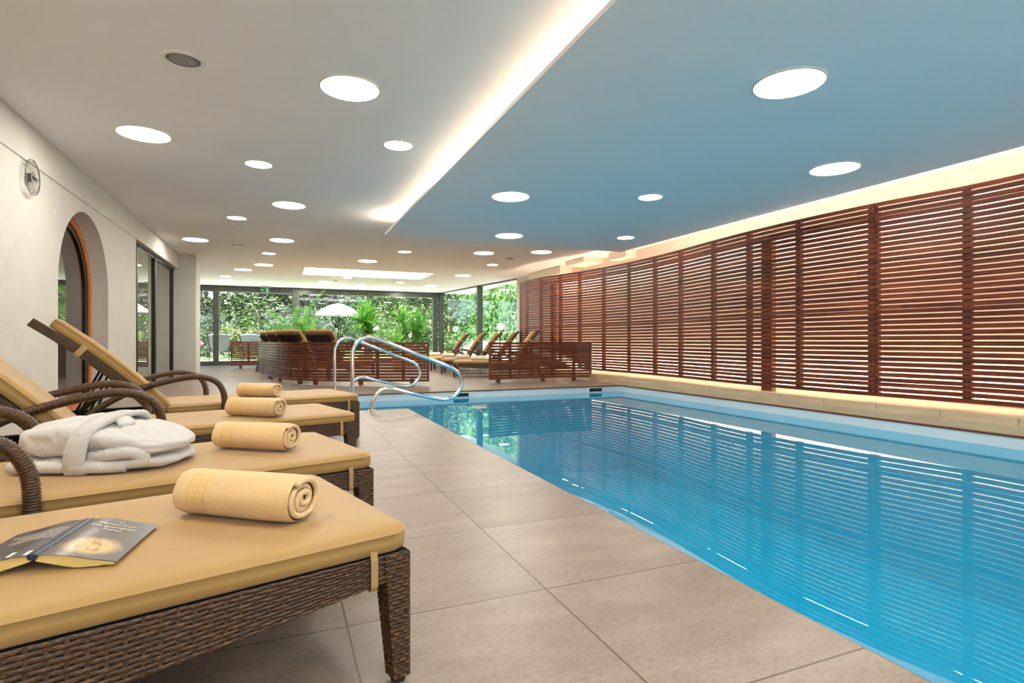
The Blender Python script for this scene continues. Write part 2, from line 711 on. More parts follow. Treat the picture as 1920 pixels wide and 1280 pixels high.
b = MB()
d = -1.45
e = .003
b.quad((PX0, PY0, d), (PX1, PY0, d), (PX1, PY1, d), (PX0, PY1, d))
b.quad((AX, AYN, d), (PX0, AYN, d), (PX0, PY1, d), (AX, PY1, d))
for (x0, y0, x1, y1) in ((PX0 + e, PY0 + e, PX1 - e, PY0 + e), (PX1 - e, PY0 + e, PX1 - e, PY1 - e), (PX1 - e, PY1 - e, AX + e, PY1 - e),
                         (AX + e, PY1 - e, AX + e, AYN + e), (AX + e, AYN + e, PX0 + e, AYN + e), (PX0 + e, AYN + e, PX0 + e, PY0 + e)):
    b.quad((x0, y0, d), (x1, y1, d), (x1, y1, -.012), (x0, y0, -.012))
struct('pool_basin', b, M['liner'], 'pale blue lined swimming pool basin', recalc=False)
b = MB()
for k in range(4):
    b.box((AX + .004 + .26 * k, AYN + .004, -1.44), (AX + .26 * (k + 1), PY1 - .004, -.30 - .27 * k))
struct('pool_steps', b, M['liner'], 'pale blue steps leading down into the pool between the handrails')
b = MB()
g = .012
b.box((AX, AYN - .002, -.02), (PX0, AYN + .010, -.004))
b.box((AX - .002, AYN, -.02), (AX + .010, PY1, -.004))
for (x0, y0, x1, y1) in ((PX0 - .002, PY0, PX0 + .010, AYN), (PX1 - .01, PY0, PX1 + .002, PY1)):
    b.box((x0, y0, -.02), (x1, y1, -.004))
b.box((AX, PY1 - .01, -.02), (PX1, PY1 + .002, -.004))
struct('trim_1', b, M['batten'], 'thin dark joint line round the pool edge')
b = MB()
nx, ny = 1, 1
b.quad((PX0 - .0, PY0, WATER), (PX1, PY0, WATER), (PX1, PY1, WATER), (PX0, PY1, WATER))
b.quad((AX, AYN, WATER), (PX0, AYN, WATER), (PX0, PY1, WATER), (AX, PY1, WATER))
struct('pool_water', b, M['water'], 'still blue pool water mirroring the slatted screen', recalc=False)

# skimmer mouths in the far pool wall
for i, (x, lab) in enumerate(((5.05, 'wide white skimmer mouth in far pool wall, right one by the corner'),
                              (2.62, 'white skimmer mouth in far pool wall, left one behind the steel handrail'))):
    t = empty('pool_skimmer', (x, PY1, -.06))
    tag(t, lab, 'pool skimmer', 'skimmer mouths in the far pool wall')
    b = MB()
    b.box((-.14, -.022, .022), (.14, .0, .036))
    b.box((-.14, -.022, -.036), (-.125, .0, .022))
    b.box((.125, -.022, -.036), (.14, .0, .022))
    bevel(b.build('skimmer_frame', M['white_plastic'], t), .003)
    b = MB()
    b.box((-.125, -.006, -.036), (.125, -.001, .022))
    b.build('skimmer_mouth', M['black_rubber'], t)
b = MB()
b.lathe([(.0, .0), (.075, .0), (.085, .002), (.085, .0045), (.06, .006), (0, .006)], (4.78, 8.75, 0), 32)
tag(b.build('floor_drain_cover', M['brushed'], None, True, autosm=.5), 'round metal cover set in the floor behind the far pool edge', 'floor cover')

# ceiling
c = MB()
c.box((-5.2, -5, H), (RX + .2, 20.45, H + .12))
struct('ceiling', c, M['ceiling'], 'pale matt ceiling')
HP = 2.35
c = MB()
c.box((1.44, -3.0, HP), (5.56, 8.42, HP + .03))
c.box((1.78, -2.7, HP + .03), (5.22, 8.30, H))
o = struct('ceiling_panel', c, M['panel'], 'wide hung ceiling panel over the pool')

# right wall, pier, beam
b = MB()
b.box((RX, -5, 0), (RX + .15, 14.9, H))
struct('wall_right', b, M['cream'], 'cream wall behind the slatted screen')
b = MB()
b.poly([(6.27, 14.78, 0), (6.27, 14.70, 0), (7.0, 14.45, 0), (7.15, 14.9, 0), (6.30, 14.9, 0)][::-1])
pts = [(6.27, 14.78), (6.22, 14.62), (6.45, 13.2), (6.62, 13.2), (6.62, 14.9), (6.32, 14.9)]
b = MB()
b.rings([[(x, y, 0) for x, y in pts], [(x, y, H) for x, y in pts]])
struct('wall_pier', b, M['plaster'], 'white pier between side window and slatted screen')
b = MB()
b.box((5.95, 10.4, 2.46), (RX, 11.2, H))
b.box((6.12, 11.8, 2.38), (RX, 13.6, H))
b.box((6.20, 9.2, 2.42), (RX, 9.8, H))
struct('trim_2', b, M['cream'], 'cream ceiling beams above the far end of the screen')
b = MB()
b.box((5.625, -5, 0), (RX, 8.5, .135))
b.box((5.595, -5, 0), (5.63, 8.5, .078))
b.box((5.625, 8.5, 0), (RX, 13.2, .135))
struct('trim_3', b, M['curb'], 'low stepped sandstone curb below the slatted screen')
# fine joints between the curb stones
b = MB()
y = -4.5
while y < 13.0:
    b.box((5.6215, y, .079), (5.6255, y + .003, .134))
    y += .597
struct('trim_4', b, M['grey_plate'], 'joints of the curb stones')

# near wall behind the camera: unseen glazing added to let daylight in
nw_ = empty('added_window', (0, -5.05, 0))
tag(nw_, 'glazed wall added at the near end of the hall, behind the viewpoint, to let in daylight', None, None, 'structure')
b = MB()
b.box((-5.2, -.06, H - .15), (RX + .2, .06, H))
b.box((-5.2, -.06, 0), (RX + .2, .06, .10))
for x0 in (-5.2, -2.8, -.4, 2.0, 4.4, 6.8):
    b.box((x0, -.07, 0), (x0 + .16, .07, H))
b.build('window_frame', M['slate_frame'], nw_)
for x0 in (-5.04, -2.64, -.24, 2.16, 4.56):
    b = MB()
    b.quad((x0, 0, .10), (x0 + 2.24, 0, .10), (x0 + 2.24, 0, H - .15), (x0, 0, H - .15))
    b.build('pane', M['glass'], nw_)

# left wall with an arched opening
LX = -1.92
AY0, AY1 = 6.51, 8.18
AC, AR = (AY0 + AY1) / 2, (AY1 - AY0) / 2
SPR = 2.15 - AR
LEDGE = 2.255


def arch(n=28, r=AR, c=AC, spr=SPR):
    return [(c - r * math.cos(PI * k / n), spr + r * math.sin(PI * k / n)) for k in range(n + 1)]


b = MB()
X = LX - .012
b.quad((X, -5, 0), (X, AY0, 0), (X, AY0, LEDGE), (X, -5, LEDGE))
b.quad((X, AY1, 0), (X, 9.61, 0), (X, 9.61, LEDGE), (X, AY1, LEDGE))
A = arch()
b.quad((X, AY0, SPR), (X, AY0, SPR), (X, AY0, LEDGE), (X, AY0, LEDGE))
for (y0, z0), (y1, z1) in zip(A, A[1:]):
    b.quad((X, y0, z0), (X, y1, z1), (X, y1, LEDGE), (X, y0, LEDGE))
b.v = b.v[:8] + b.v[12:]
b.f = b.f[:2] + [tuple(i - 4 for i in f) for f in b.f[3:]]
# reveal with a softened corner
prof = [(0.0, 0.0), (-.004, -.0), (-.03, -.0), (-.19, -.0)]
path = [(AY0, 0)] + A + [(AY1, 0)]
for (y0, z0), (y1, z1) in zip(path, path[1:]):
    b.quad((X, y0, z0), (X, y1, z1), (X - .18, y1, z1), (X - .18, y0, z0))
# end of the wall at the sliding door
b.quad((X, 9.61, 0), (X - .12, 9.61, 0), (X - .12, 9.61, LEDGE), (X, 9.61, LEDGE))
struct('wall_left', b, M['plaster'], 'rough white plaster wall with arched opening', recalc=False)
b = MB()
b.box((LX - .3, -5, LEDGE), (LX, 13.22, H))
bevel(struct('wall_left_upper', b, M['plaster'], 'smooth plaster band above the ledge line'), .006)
b = MB()
b.box((-2.6, 13.2, 0), (-1.61, 13.9, H))
struct('wall_pilaster', b, M['plaster'], 'white pilaster beyond the sliding door')
b = MB()
b.box((-5.2, 13.2, 0), (-2.6, 13.35, H))
b.box((-5.3, 13.3, 0), (-5.2, 20.3, H))
struct('wall_back_left', b, M['plaster'], 'plaster walls of the alcove left of the garden windows')
# adjoining room seen through arch and sliding door
b = MB()
b.box((-4.4, -5, -.0), (-4.3, 13.2, H))
b.box((-4.3, 5.6, 0), (-2.25, 5.7, H))
b.box((-4.3, 9.2, 0), (-2.12, 9.3, H))
struct('wall_inner', b, M['cream'], 'walls of the adjoining room')

# arched door
d1 = empty('door_1', (LX - .19, AC, 0))
tag(d1, 'arched orange wood door with dark glass in the plaster niche', None, None, 'structure')


def arch_ring(mb, r0, r1, x0, x1, z0=0.0, n=28):
    O = [(-r1, z0)] + [(y - AC, z) for y, z in arch(n, r1)] + [(r1, z0)]
    I = [(-r0, z0)] + [(y - AC, z) for y, z in arch(n, r0)] + [(r0, z0)]
    R = [[(x0, *p), (x1, *p), (x1, *q), (x0, *q)] for p, q in zip(O, I)]
    mb.rings(R)


b = MB()
arch_ring(b, AR - .085, AR + .01, -.05, .012)
b.box((-.05, -AR, 0), (.012, AR, .075))
b.build('door_frame', M['orange_wood'], d1)
b = MB()
arch_ring(b, AR - .097, AR - .085, -.04, -.002, .075)
arch_ring(b, AR - .13, AR - .122, -.05, -.012, .075)
b.build('seal', M['black_frame'], d1)
b = MB()
arch_ring(b, AR - .122, AR - .097, -.05, -.010, .075)
b.build('sash', M['umber_wood'], d1)
b = MB()
pts = [(-.03, y - AC, z) for y, z in [(AC - AR + .12, .075)] + arch(28, AR - .12) + [(AC + AR - .12, .075)]]
b.poly(pts)
b.build('pane', M['door_glass'], d1)

# sliding door
d2 = empty('door_2', (LX - .11, 9.61, 0))
tag(d2, 'three-leaf sliding glass door with black frame', None, None, 'structure')
DL = 13.2 - 9.61
b = MB()
for y, wd in ((0.42, .07), (1.78, .09), (DL - .08, .08), (.02, .04)):
    b.box((-.03, y - wd / 2, 0), (.03, y + wd / 2, LEDGE))
b.box((-.03, 0, LEDGE - .05), (.03, DL, LEDGE))
b.box((-.03, 0, 0), (.03, DL, .06))
b.build('door_frame', M['black_frame'], d2)
for y0, y1 in ((.04, .385), (.455, 1.735), (1.825, DL - .12)):
    b = MB()
    b.quad((0, y0, .06), (0, y1, .06), (0, y1, LEDGE - .05), (0, y0, LEDGE - .05))
    b.build('pane', M['door_glass'], d2)
b = MB()
for k in range(0, 46):
    y = 10.15 + k * .065
    b.box((-2.36 + (.02 if k % 2 else 0), y, .02), (-2.32 + (.02 if k % 2 else 0), y + .07, LEDGE))
tag(b.build('door_curtain', noisy('pale green grey curtain', (.44, .43, .34), (.50, .49, .40), 3, .9), None),
    'pale grey-green curtain hanging behind the sliding glass door', 'curtain')

# garden window wall
WY = 20.3
wf = empty('window_1', (0, WY, 0))
tag(wf, 'wide garden window wall with dark frame', None, None, 'structure')
b = MB()
b.box((-5.2, -.06, H - .19), (5.55, .06, H))
b.box((-5.2, -.06, 0), (5.55, .06, .14))
for x0, x1 in ((-1.98, -1.82), (.38, .60), (2.84, 3.03), (5.22, 5.40), (-4.6, -4.4)):
    b.box((x0, -.09, 0), (x1, .09, H))
b.build('window_frame', M['slate_frame'], wf)
for x0, x1 in ((-4.4, -1.98), (-1.82, .38), (.60, 2.84), (3.03, 5.22)):
    b = MB()
    b.box((x0, -.008, .14), (x1, .008, H - .19))
    b = MB()
    b.quad((x0, 0, .14), (x1, 0, .14), (x1, 0, H - .19), (x0, 0, H - .19))
    b.build('pane', M['glass'], wf)
sw = empty('window_2', (5.5, WY, 0))
tag(sw, 'tall side window wall facing the ivy', None, None, 'structure')
p0, p1 = Vector((5.5, WY, 0)), Vector((6.27, 14.78, 0))
dr = (p1 - p0)
Ls_ = dr.length
dr.normalize()
b = MB()


def along(s_):
    return dr * s_


b.beam(along(0) + Vector((0, 0, .07)), along(Ls_) + Vector((0, 0, .07)), .1, .14)
b.beam(along(0) + Vector((0, 0, H - .02)), along(Ls_) + Vector((0, 0, H - .02)), .1, .04)
for s_ in (.12, 3.25):
    b.beam(along(s_), along(s_) + Vector((0, 0, H)), .16, .16)
b.build('window_frame', M['slate_frame'], sw)
for s0, s1 in ((.2, 3.17), (3.33, Ls_)):
    b = MB()
    a_, c_ = along(s0), along(s1)
    b.quad(a_ + Vector((0, 0, .14)), c_ + Vector((0, 0, .14)), c_ + Vector((0, 0, H - .04)), a_ + Vector((0, 0, H - .04)))
    b.build('pane', M['glass'], sw)

# ---------------------------------------------------------------- ceiling fittings
def disc_mesh(R):
    b1, b2 = MB(), MB()
    b1.lathe([(R, 0), (R + .012, 0), (R + .012, -.006), (R, -.008), (R - .002, -.003), (R - .002, 0)], k=40)
    b1.f = b1.f[:-2]
    b2.lathe([(R - .001, -.001), (R - .001, -.005), (R * .5, -.0055)], k=40)
    return b1.mesh('trim_ring', M['trim_ring'], True), b2.mesh('diffuser', M['diffuser'])


BIG, SMALL = disc_mesh(.20), disc_mesh(.125)


def downlight(x, y, z, big, label):
    t = empty('ceiling_downlight', (x, y, z))
    tag(t, label, 'ceiling light', 'round ceiling downlights')
    for me, nm in zip(BIG if big else SMALL, ('trim_ring', 'diffuser')):
        o = bpy.data.objects.new(nm, me)
        COL.objects.link(o)
        o.parent = t
    return t


DL_MAIN = [
    (.46, 4.12, 1, 'largest bright round light on the left ceiling, near the glowing cove'),
    (-1.09, 5.71, 1, 'large oval-looking ceiling light above the wall clock, nearest the left wall'),
    (-.20, 6.23, 0, 'small ceiling light right of the large one by the left wall'),
    (1.00, 5.14, 0, 'small ceiling light beside the glowing cove edge'),
    (.11, 7.95, 1, 'large ceiling light third along the row between left wall and cove'),
    (-.58, 9.06, 0, 'small ceiling light just above the tiny white sensor'),
    (-1.38, 11.28, 1, 'large ceiling light close to the white pilaster top'),
    (.03, 10.76, 1, 'large ceiling light left of the far panel corner, level with the smoke detector'),
    (-.21, 12.45, 0, 'small ceiling light right of the smoke detector, above the bigger one'),
    (-.35, 14.35, 1, 'large ceiling light left of the white luminous ceiling panel'),
    (-.85, 15.51, 1, 'ceiling light left of the large one beside the luminous panel'),
    (-1.38, 17.27, 0, 'upper of two small lights stacked at the far left ceiling'),
    (-1.44, 18.46, 1, 'lower of two lights nearest the left end of the window wall'),
    (.76, 19.55, 1, 'ceiling light directly above the second window post, right of the exit sign'),
    (1.26, 17.74, 1, 'ceiling light just left of the far round detector'),
    (2.31, 11.19, 0, 'small ceiling light below the far edge of the hung panel, left side'),
    (1.81, 12.80, 1, 'large ceiling light behind the left end of the luminous panel'),
    (3.83, 10.74, 1, 'large ceiling light just under the hung panel, middle of three there'),
    (4.60, 12.30, 0, 'small ceiling light between the luminous panel and the grey vent'),
    (4.60, 14.59, 1, 'large ceiling light right of the luminous panel'),
    (1.76, 16.38, 0, 'small light just in front of the luminous panel, left half'),
    (2.38, 18.42, 1, 'large light above the third window post, right of the round detector'),
    (3.39, 17.09, 0, 'small light just in front of the luminous panel, right half'),
    (4.50, 17.67, 1, 'ceiling light nearest the right end of the window wall'),
    (3.97, 19.62, 1, 'farthest ceiling light over the tall yucca by the windows'),
    (4.85, 10.17, 1, 'large ceiling light at the far end of the slatted screen, beside the hung panel'),
    (-.9, 2.2, 1, None), (.5, .6, 1, None), (-.9, -1.0, 1, None), (.5, -2.8, 1, None),
]
DL_PANEL = [
    (2.88, 2.52, 1, 'largest light in the hung panel, upper right of the photo'),
    (2.32, 5.64, 1, 'large light in the hung panel, nearest its glowing left edge'),
    (4.68, 3.60, 1, 'large light in the hung panel closest to the slatted screen'),
    (3.74, 5.08, 0, 'small light in the middle of the hung panel'),
    (3.16, 7.74, 1, 'light in the hung panel near its far edge, left one'),
    (4.85, 7.20, 0, 'small light in the hung panel near its far right corner'),
    (4.2, .6, 1, None), (2.3, -.8, 1, None), (4.6, -2.0, 1, None),
]
for x, y, big, lab in DL_MAIN:
    downlight(x, y, H - .001, big, lab or 'round ceiling light above and behind the viewpoint')
for x, y, big, lab in DL_PANEL:
    downlight(x, y, HP - .001, big, lab or 'round panel light over the near end of the pool')

# speaker, sensor, detectors, vent
t = empty('ceiling_speaker', (-.57, 4.11, H))
tag(t, 'round grey ceiling speaker with white rim, nearest fitting at upper left', 'ceiling speaker')
b = MB()
b.lathe([(.125, 0), (.125, -.006), (.105, -.012), (.098, -.004), (.098, 0)], k=40)
b.f = b.f[:-2]
b.build('speaker_rim', M['white_plastic'], t, True, autosm=.6)
b = MB()
b.lathe([(.098, -.003), (.05, -.006), (.0005, -.007)], k=40)
b.build('speaker_grille', M['grey_grille'], t, True)
b = MB()
b.lathe([(.05, 0), (.05, -.012), (.02, -.02), (.0005, -.02)], (-.73, 10.09, H), 20)
tag(b.build('ceiling_sensor', M['white_plastic'], None, True, autosm=.6), 'tiny white ceiling sensor between two ceiling lights', 'sensor')
for (x, y, r, lab, mm) in ((-.73, 11.6, .10, 'flat white smoke detector above the pilaster corner', 'white_plastic'),
                           (1.52, 17.32, .055, 'small round grey detector by the far ceiling light', 'brushed')):
    t = empty('smoke_detector', (x, y, H))
    tag(t, lab, 'detector')
    b = MB()
    b.lathe([(r, 0), (r, -.012), (r * .9, -.016), (r * .9, 0)], k=24)
    b.build('detector_base', M['white_plastic'], t, True, autosm=.6)
    b = MB()
    b.lathe([(r * .65, -.016), (r * .6, -.045), (r * .3, -.05), (.0005, -.05)], k=24)
    b.build('detector_head', M[mm], t, True, autosm=.6)
t = empty('ceiling_vent', (4.59, 11.21, H))
tag(t, 'round grey air vent in the ceiling near the slatted screen', 'ceiling vent')
b = MB()
b.lathe([(.09, 0), (.09, -.006), (.078, -.008), (.078, 0)], k=24)
b.build('vent_rim', M['brushed'], t, True, autosm=.5)
b = MB()
b.lathe([(.078, -.004), (.0005, -.004)], k=24)
b.build('vent_grille', M['grey_grille'], t)

t = empty('luminous_ceiling_panel', (2.16, 15.25, H))
tag(t, 'long white luminous ceiling panel with two grey vent slots', 'ceiling light')
b = MB()
b.box((-1.62, -.78, -.004), (1.62, -.76, 0))
b.box((-1.62, .76, -.004), (1.62, .78, 0))
b.box((-1.62, -.76, -.004), (-1.6, .76, 0))
b.box((1.6, -.76, -.004), (1.62, .76, 0))
b.build('panel_frame', M['white_plastic'], t)
b = MB()
b.box((-1.6, -.76, -.003), (1.6, .76, -.001))
b.build('diffuser', M['light_panel'], t)
for x in (-.80, .62):
    b = MB()
    for k in range(9):
        b.box((x - .33 + k * .072, -.42, -.010), (x - .33 + k * .072 + .045, -.28, -.003))
    b.build('vent_slot', M['brushed'], t)

# exit sign
t = empty('exit_sign', (-.44, 19.9, 2.57))
t.location = (-.45, 20.0, H)
tag(t, 'green emergency exit sign with left arrow hanging above the garden windows', 'exit sign')
b = MB()
b.box((-.17, -.02, -.035), (.17, .02, 0))
b.build('sign_mount', M['white_plastic'], t)
b = MB()
b.box((-.15, -.006, -.20), (.15, .006, -.035))
b.build('sign_plate', M['green_sign'], t)
b = MB()
zc, y_ = -.118, -.008
b.box((-.115, y_, zc - .009), (-.02, y_ + .001, zc + .009))
b.poly([(-.135, y_, zc), (-.085, y_, zc + .042), (-.085, y_, zc - .042)])
b.build('arrow', M['sign_white'], t)
b = MB()
b.box((.035, y_, -.185), (.095, y_ + .001, -.055))
b.build('door_symbol', M['sign_white'], t)
b = MB()
y2 = -.0095
b.lathe([(.009, 0), (.009, .001)], k=12)
b.v = [(v[0] + .078, y2, v[1] - .075) for v in b.v]
b.beam((.07, y2, -.085), (.055, y2, -.13), .004, .018, (0, 1, 0))
b.beam((.055, y2, -.128), (.08, y2, -.15), .004, .011, (0, 1, 0))
b.beam((.08, y2, -.15), (.075, y2, -.178), .004, .010, (0, 1, 0))
b.beam((.054, y2, -.128), (.04, y2, -.16), .004, .011, (0, 1, 0))
b.beam((.066, y2, -.09), (.045, y2, -.105), .004, .009, (0, 1, 0))
b.build('running_figure', M['green_sign'], t)

# wall clock
t = empty('wall_clock', (LX - .012, 5.80, 2.125))
t.rotation_euler = (0, 0, 0)
tag(t, 'round clear glass wall clock high on the left plaster wall', 'clock')
R_ = .145


def yz_lathe(prof, k=40):
    q = MB()
    q.lathe(prof, k=k)
    q.v = [(v[2], v[0], v[1]) for v in q.v]
    return q


b = yz_lathe([(.0005, .040), (R_, .040), (R_, .044), (.0005, .044)])
b.build('glass_disc', M['clear'], t)
b = yz_lathe([(R_, .038), (R_ + .003, .038), (R_ + .003, .046), (R_, .046)])
b.f = b.f[:-2]
b.build('rim', M['grey_plate'], t, autosm=.5)
b = MB()
for k in range(60):
    a = 2 * PI * k / 60
    sec = k % 30
    wdt = .012 if (k <= 5 or k >= 55 or 25 <= k <= 35) else .003
    r0, r1 = .128 - wdt, .130
    a2 = a + 2 * PI / 60
    b.quad((.0445, r0 * math.sin(a), r0 * math.cos(a)), (.0445, r1 * math.sin(a), r1 * math.cos(a)),
           (.0445, r1 * math.sin(a2), r1 * math.cos(a2)), (.0445, r0 * math.sin(a2), r0 * math.cos(a2)))
b.build('dial_ring', M['grey_grille'], t, recalc=False)
for k in range(12):
    a = 2 * PI * k / 12
    b = MB()
    b.box((.0446, .124 * math.sin(a) - .004, .124 * math.cos(a) - .004), (.0465, .124 * math.sin(a) + .004, .124 * math.cos(a) + .004))
    b.build('hour_mark', M['black_metal'], t)
b = yz_lathe([(.0005, .0), (.035, .0), (.035, .036), (.0005, .036)], 28)
b.build('movement_housing', M['black_metal'], t)
b = yz_lathe([(.0005, .0445), (.048, .0445), (.048, .0475), (.0005, .0475)], 28)
b.build('centre_disc', M['brushed'], t)
for (l, wd, ang, nm) in ((.075, .010, 104, 'hour_hand'), (.105, .007, 86, 'minute_hand')):
    a = math.radians(ang)
    b = MB()
    dz, dy = math.cos(a), math.sin(a)
    b.beam((.050, -dy * .02, -dz * .02), (.050, dy * l, dz * l), .003 if 0 else wd, .003, (1, 0, 0))
    b.build(nm, M['black_metal'], t)

# ---------------------------------------------------------------- tall slatted screen
TOPZ, PITCH, SLH = 2.222, .0543, .0412
SCR = [(5.80, -2.5), (5.88, -1), (5.90, 1), (5.93, 2.2), (5.95, 2.77), (5.92, 3.25), (5.79, 3.98), (5.72, 4.85), (5.725, 5.63), (5.78, 6.38), (5.87, 7.18),
       (5.92, 7.93), (5.92, 8.71), (5.87, 9.47), (5.77, 10.25), (5.61, 10.87), (5.48, 11.56), (5.45, 12.29), (5.50, 12.75)]
scr_path = resample([(x, y, 0) for x, y in SCR], .06)


def scr_at(y):
    best = min(range(len(scr_path)), key=lambda i: abs(scr_path[i].y - y))
    return best


def sweep_slats(mb, path, z0s, h, thick, side):
    """one rectangular slat per z0, swept along path; thickness goes to `side` of the path"""
    n = len(path)
    nor = []
    for i in range(n):
        t = path[min(i + 1, n - 1)] - path[max(i - 1, 0)]
        t.z = 0
        t.normalize()
        nor.append(Vector((t.y, -t.x, 0)) * side)
    for z0 in z0s:
        mb.rings([[(p.x, p.y, z0), (p.x, p.y, z0 + h), (p.x + q.x * thick, p.y + q.y * thick, z0 + h), (p.x + q.x * thick, p.y + q.y * thick, z0)]
                  for p, q in zip(path, nor)])
    return nor


rows = []
z = TOPZ - SLH
for k in range(38):
    rows.append(z)
    z -= PITCH if k not in (2, 20, 34) else (SLH + .005)
sections = [('top_slats', rows[:3]), ('upper_slats', rows[3:21]), ('lower_slats', rows[21:35]), ('bottom_slats', rows[35:38])]
batt_y = [12.29, 11.56, 10.87, 10.25, 9.47, 8.71, 7.93, 7.18, 6.38, 5.63, 4.85, 3.98, 3.23, 2.47, 1.71, .95, .19, -.57, -1.33, -2.1]
panels = [(-2.5, 3.98, 'near panel of the tall red-brown slatted screen, cut by the right edge of the photo'),
          (3.98, 8.71, 'middle panel of the tall red-brown slatted screen beside the pool'),
          (8.71, 12.75, 'far curved panel of the tall slatted screen, ending at the side window')]
for y0, y1, lab in panels:
    t = empty('slatted_screen_panel', (5.8, (y0 + y1) / 2, 0))
    tag(t, lab, 'slatted screen', 'panels of the tall slatted screen')
    off = Vector(t.location)
    i0, i1 = scr_at(y0), scr_at(y1)
    pth = [p - off for p in scr_path[i0:i1 + 1]]
    if y0 > -2:
        pth[0] = pth[0] + (pth[1] - pth[0]).normalized() * .004
    for nm, zs in sections:
        b = MB()
        sweep_slats(b, pth, zs, SLH, .020, -1)
        b.build(nm, M['slat'], t)
    ys = [y for y in batt_y if y0 + .2 < y < y1 - .2] + [y0 + .026, y1 - .026]
    for y in ys:
        i = scr_at(y)
        p = scr_path[i]
        tg = (scr_path[min(i + 1, len(scr_path) - 1)] - scr_path[max(i - 1, 0)]).normalized()
        nr = Vector((tg.y, -tg.x, 0))
        wd = .046 if y in (y0 + .026, y1 - .026) else .072
        a_ = p - off + nr * .024
        # vertical batten behind the slats
        b = MB()
        zb = rows[-1] - .0
        b.beam((a_.x, a_.y, zb), (a_.x, a_.y, TOPZ), wd, .05, tuple(nr))
        b.build('batten', M['batten'], t)
# posts standing behind the screen
for (y, lab) in ((11.18, 'brown wooden post behind the screen at its far end'), (5.40, 'narrow brown wooden post glimpsed behind the middle screen panel')):
    i = scr_at(y)
    p = scr_path[i]
    b = MB()
    b.box((p.x + .06, y - .085, .135), (p.x + .13, y + .085, 2.08))
    tag(b.build('wooden_post', M['post_wood']), lab, 'post', 'posts behind the tall screen')

# ---------------------------------------------------------------- low slatted screens
def low_screen(label, pts, feet, joint_at=(), rows_n=12, name='low_slatted_screen', zt=.757, zb=.07):
    t = empty(name, (pts[len(pts) // 2][0], pts[len(pts) // 2][1], 0))
    tag(t, label, 'low screen', 'low slatted wooden screens by the far pool end')
    off = Vector(t.location)
    path = [p - off for p in resample([(x, y, 0) for x, y in pts], .05)]
    pitch = (zt - .045 - zb) / rows_n
    hh = pitch * .76
    b = MB()
    nor = sweep_slats(b, path, [zb + pitch * k for k in range(rows_n)], hh, .018, -1)
    b.build('slats', M['low_slat'], t)
    b = MB()
    sweep_slats(b, [p + q * -.004 for p, q in zip(path, nor)], [zt - .04], .04, .034, -1) if 0 else sweep_slats(b, path, [zt - .045], .045, .026, -1)
    b.build('top_rail', M['low_slat'], t)
    n = len(path)
    step = 9
    idx = list(range(0, n, step))
    if idx[-1] != n - 1:
        idx.append(n - 1)
    for i in idx:
        p, q = path[i], nor[i]
        c_ = p + q * .030
        b = MB()
        ends = i in (0, n - 1)
        if ends:
            tt = (path[1] - path[0]).normalized() if i == 0 else (path[-2] - path[-1]).normalized()
            c_ = p + q * .012 + tt * .016
            b.beam((c_.x, c_.y, zb), (c_.x, c_.y, zt), .034, .036, tuple(q))
        else:
            b.beam((c_.x, c_.y, zb), (c_.x, c_.y, zt - .01), .055, .024, tuple(q))
        b.build('batten', M['batten'], t)
    for (s_, plate) in feet:
        i = min(n - 1, int(s_ * (n - 1)))
        p, q = path[i], nor[i]
        c_ = p + q * .035
        b = MB()
        b.beam((c_.x, c_.y, .008), (c_.x, c_.y, zb + .05), .07, .05, tuple(q))
        ft = b.build('foot', M['batten'], t)
        if plate:
            b = MB()
            b.lathe([(.0005, 0), (.15, 0), (.15, .006), (.14, .008), (.0005, .008)], (c_.x, c_.y, 0), 28)
            b.build('base_plate', M['grey_plate'], ft)
    return t


low_screen('long low curved slatted wooden screen left of the gap, behind the steel handrail',
           [(2.41, 9.61), (1.90, 9.80), (1.36, 10.02), (.80, 10.32), (.32, 10.70), (.07, 11.17), (-.13, 11.9), (-.28, 13.0), (-.47, 14.05)][::-1],
           [(.985 - .03, 1), (.80, 0), (.655, 1), (.59, 1), (.45, 0), (.3, 0), (.24, 1)])
low_screen('low bowed slatted wooden screen right of the gap, in front of the tall screen',
           [(3.53, 9.60), (4.2, 9.68), (4.8, 9.70), (5.3, 9.66), (5.66, 9.58)], [(.10, 1), (.54, 0), (.86, 1)])
low_screen('small low slatted screen standing alone at the far left by the windows',
           [(-1.27, 17.4), (-.75, 17.4), (-.1, 17.35), (.35, 17.2)], [(.16, 1), (.8, 1)], zb=.10, zt=.765)


# ---------------------------------------------------------------- pool handrails
RAIL = [(.733, .0), (.735, .30), (.735, .62), (.755, .705), (.80, .776), (.872, .815), (.945, .815), (1.03, .79), (1.2, .723), (1.507, .601), (1.79, .488), (1.90, .438), (1.967, .360),
        (1.985, .277), (1.955, .190), (1.88, .118), (1.79, .094), (1.70, .104), (1.44, .164), (1.265, .210), (1.155, .238), (1.066, .232), (1.0, .185), (.955, .11), (.943, .05), (.943, 0)]
for (y, lab) in ((6.345, 'nearer polished steel pool handrail loop, the larger one in front'),
                 (8.49, 'farther polished steel pool handrail loop at the far pool corner')):
    t = empty('pool_handrail', (0, y, 0))
    tag(t, lab, 'handrail', 'steel handrails at the pool steps')
    b = MB()
    b.tube(resample([(x, 0, z) for x, z in RAIL], .025), .0225, 14)
    b.build('rail_tube', M['steel'], t, True, autosm=1.0)
    for x in (.733, .943):
        b = MB()
        b.lathe([(.024, .012), (.030, .012), (.055, .006), (.056, 0), (.024, 0)], (x, 0, 0), 28)
        b.f = b.f[:-2]
        b.build('flange', M['steel'], t, True, autosm=.6)

# ---------------------------------------------------------------- sun loungers
SL, SW, CT = 1.33, .65, .055          # seat length, width, cushion thickness
CB = .296                             # top of the woven frame
RP, SP = .0088, .026                  # strand pitch, stake spacing


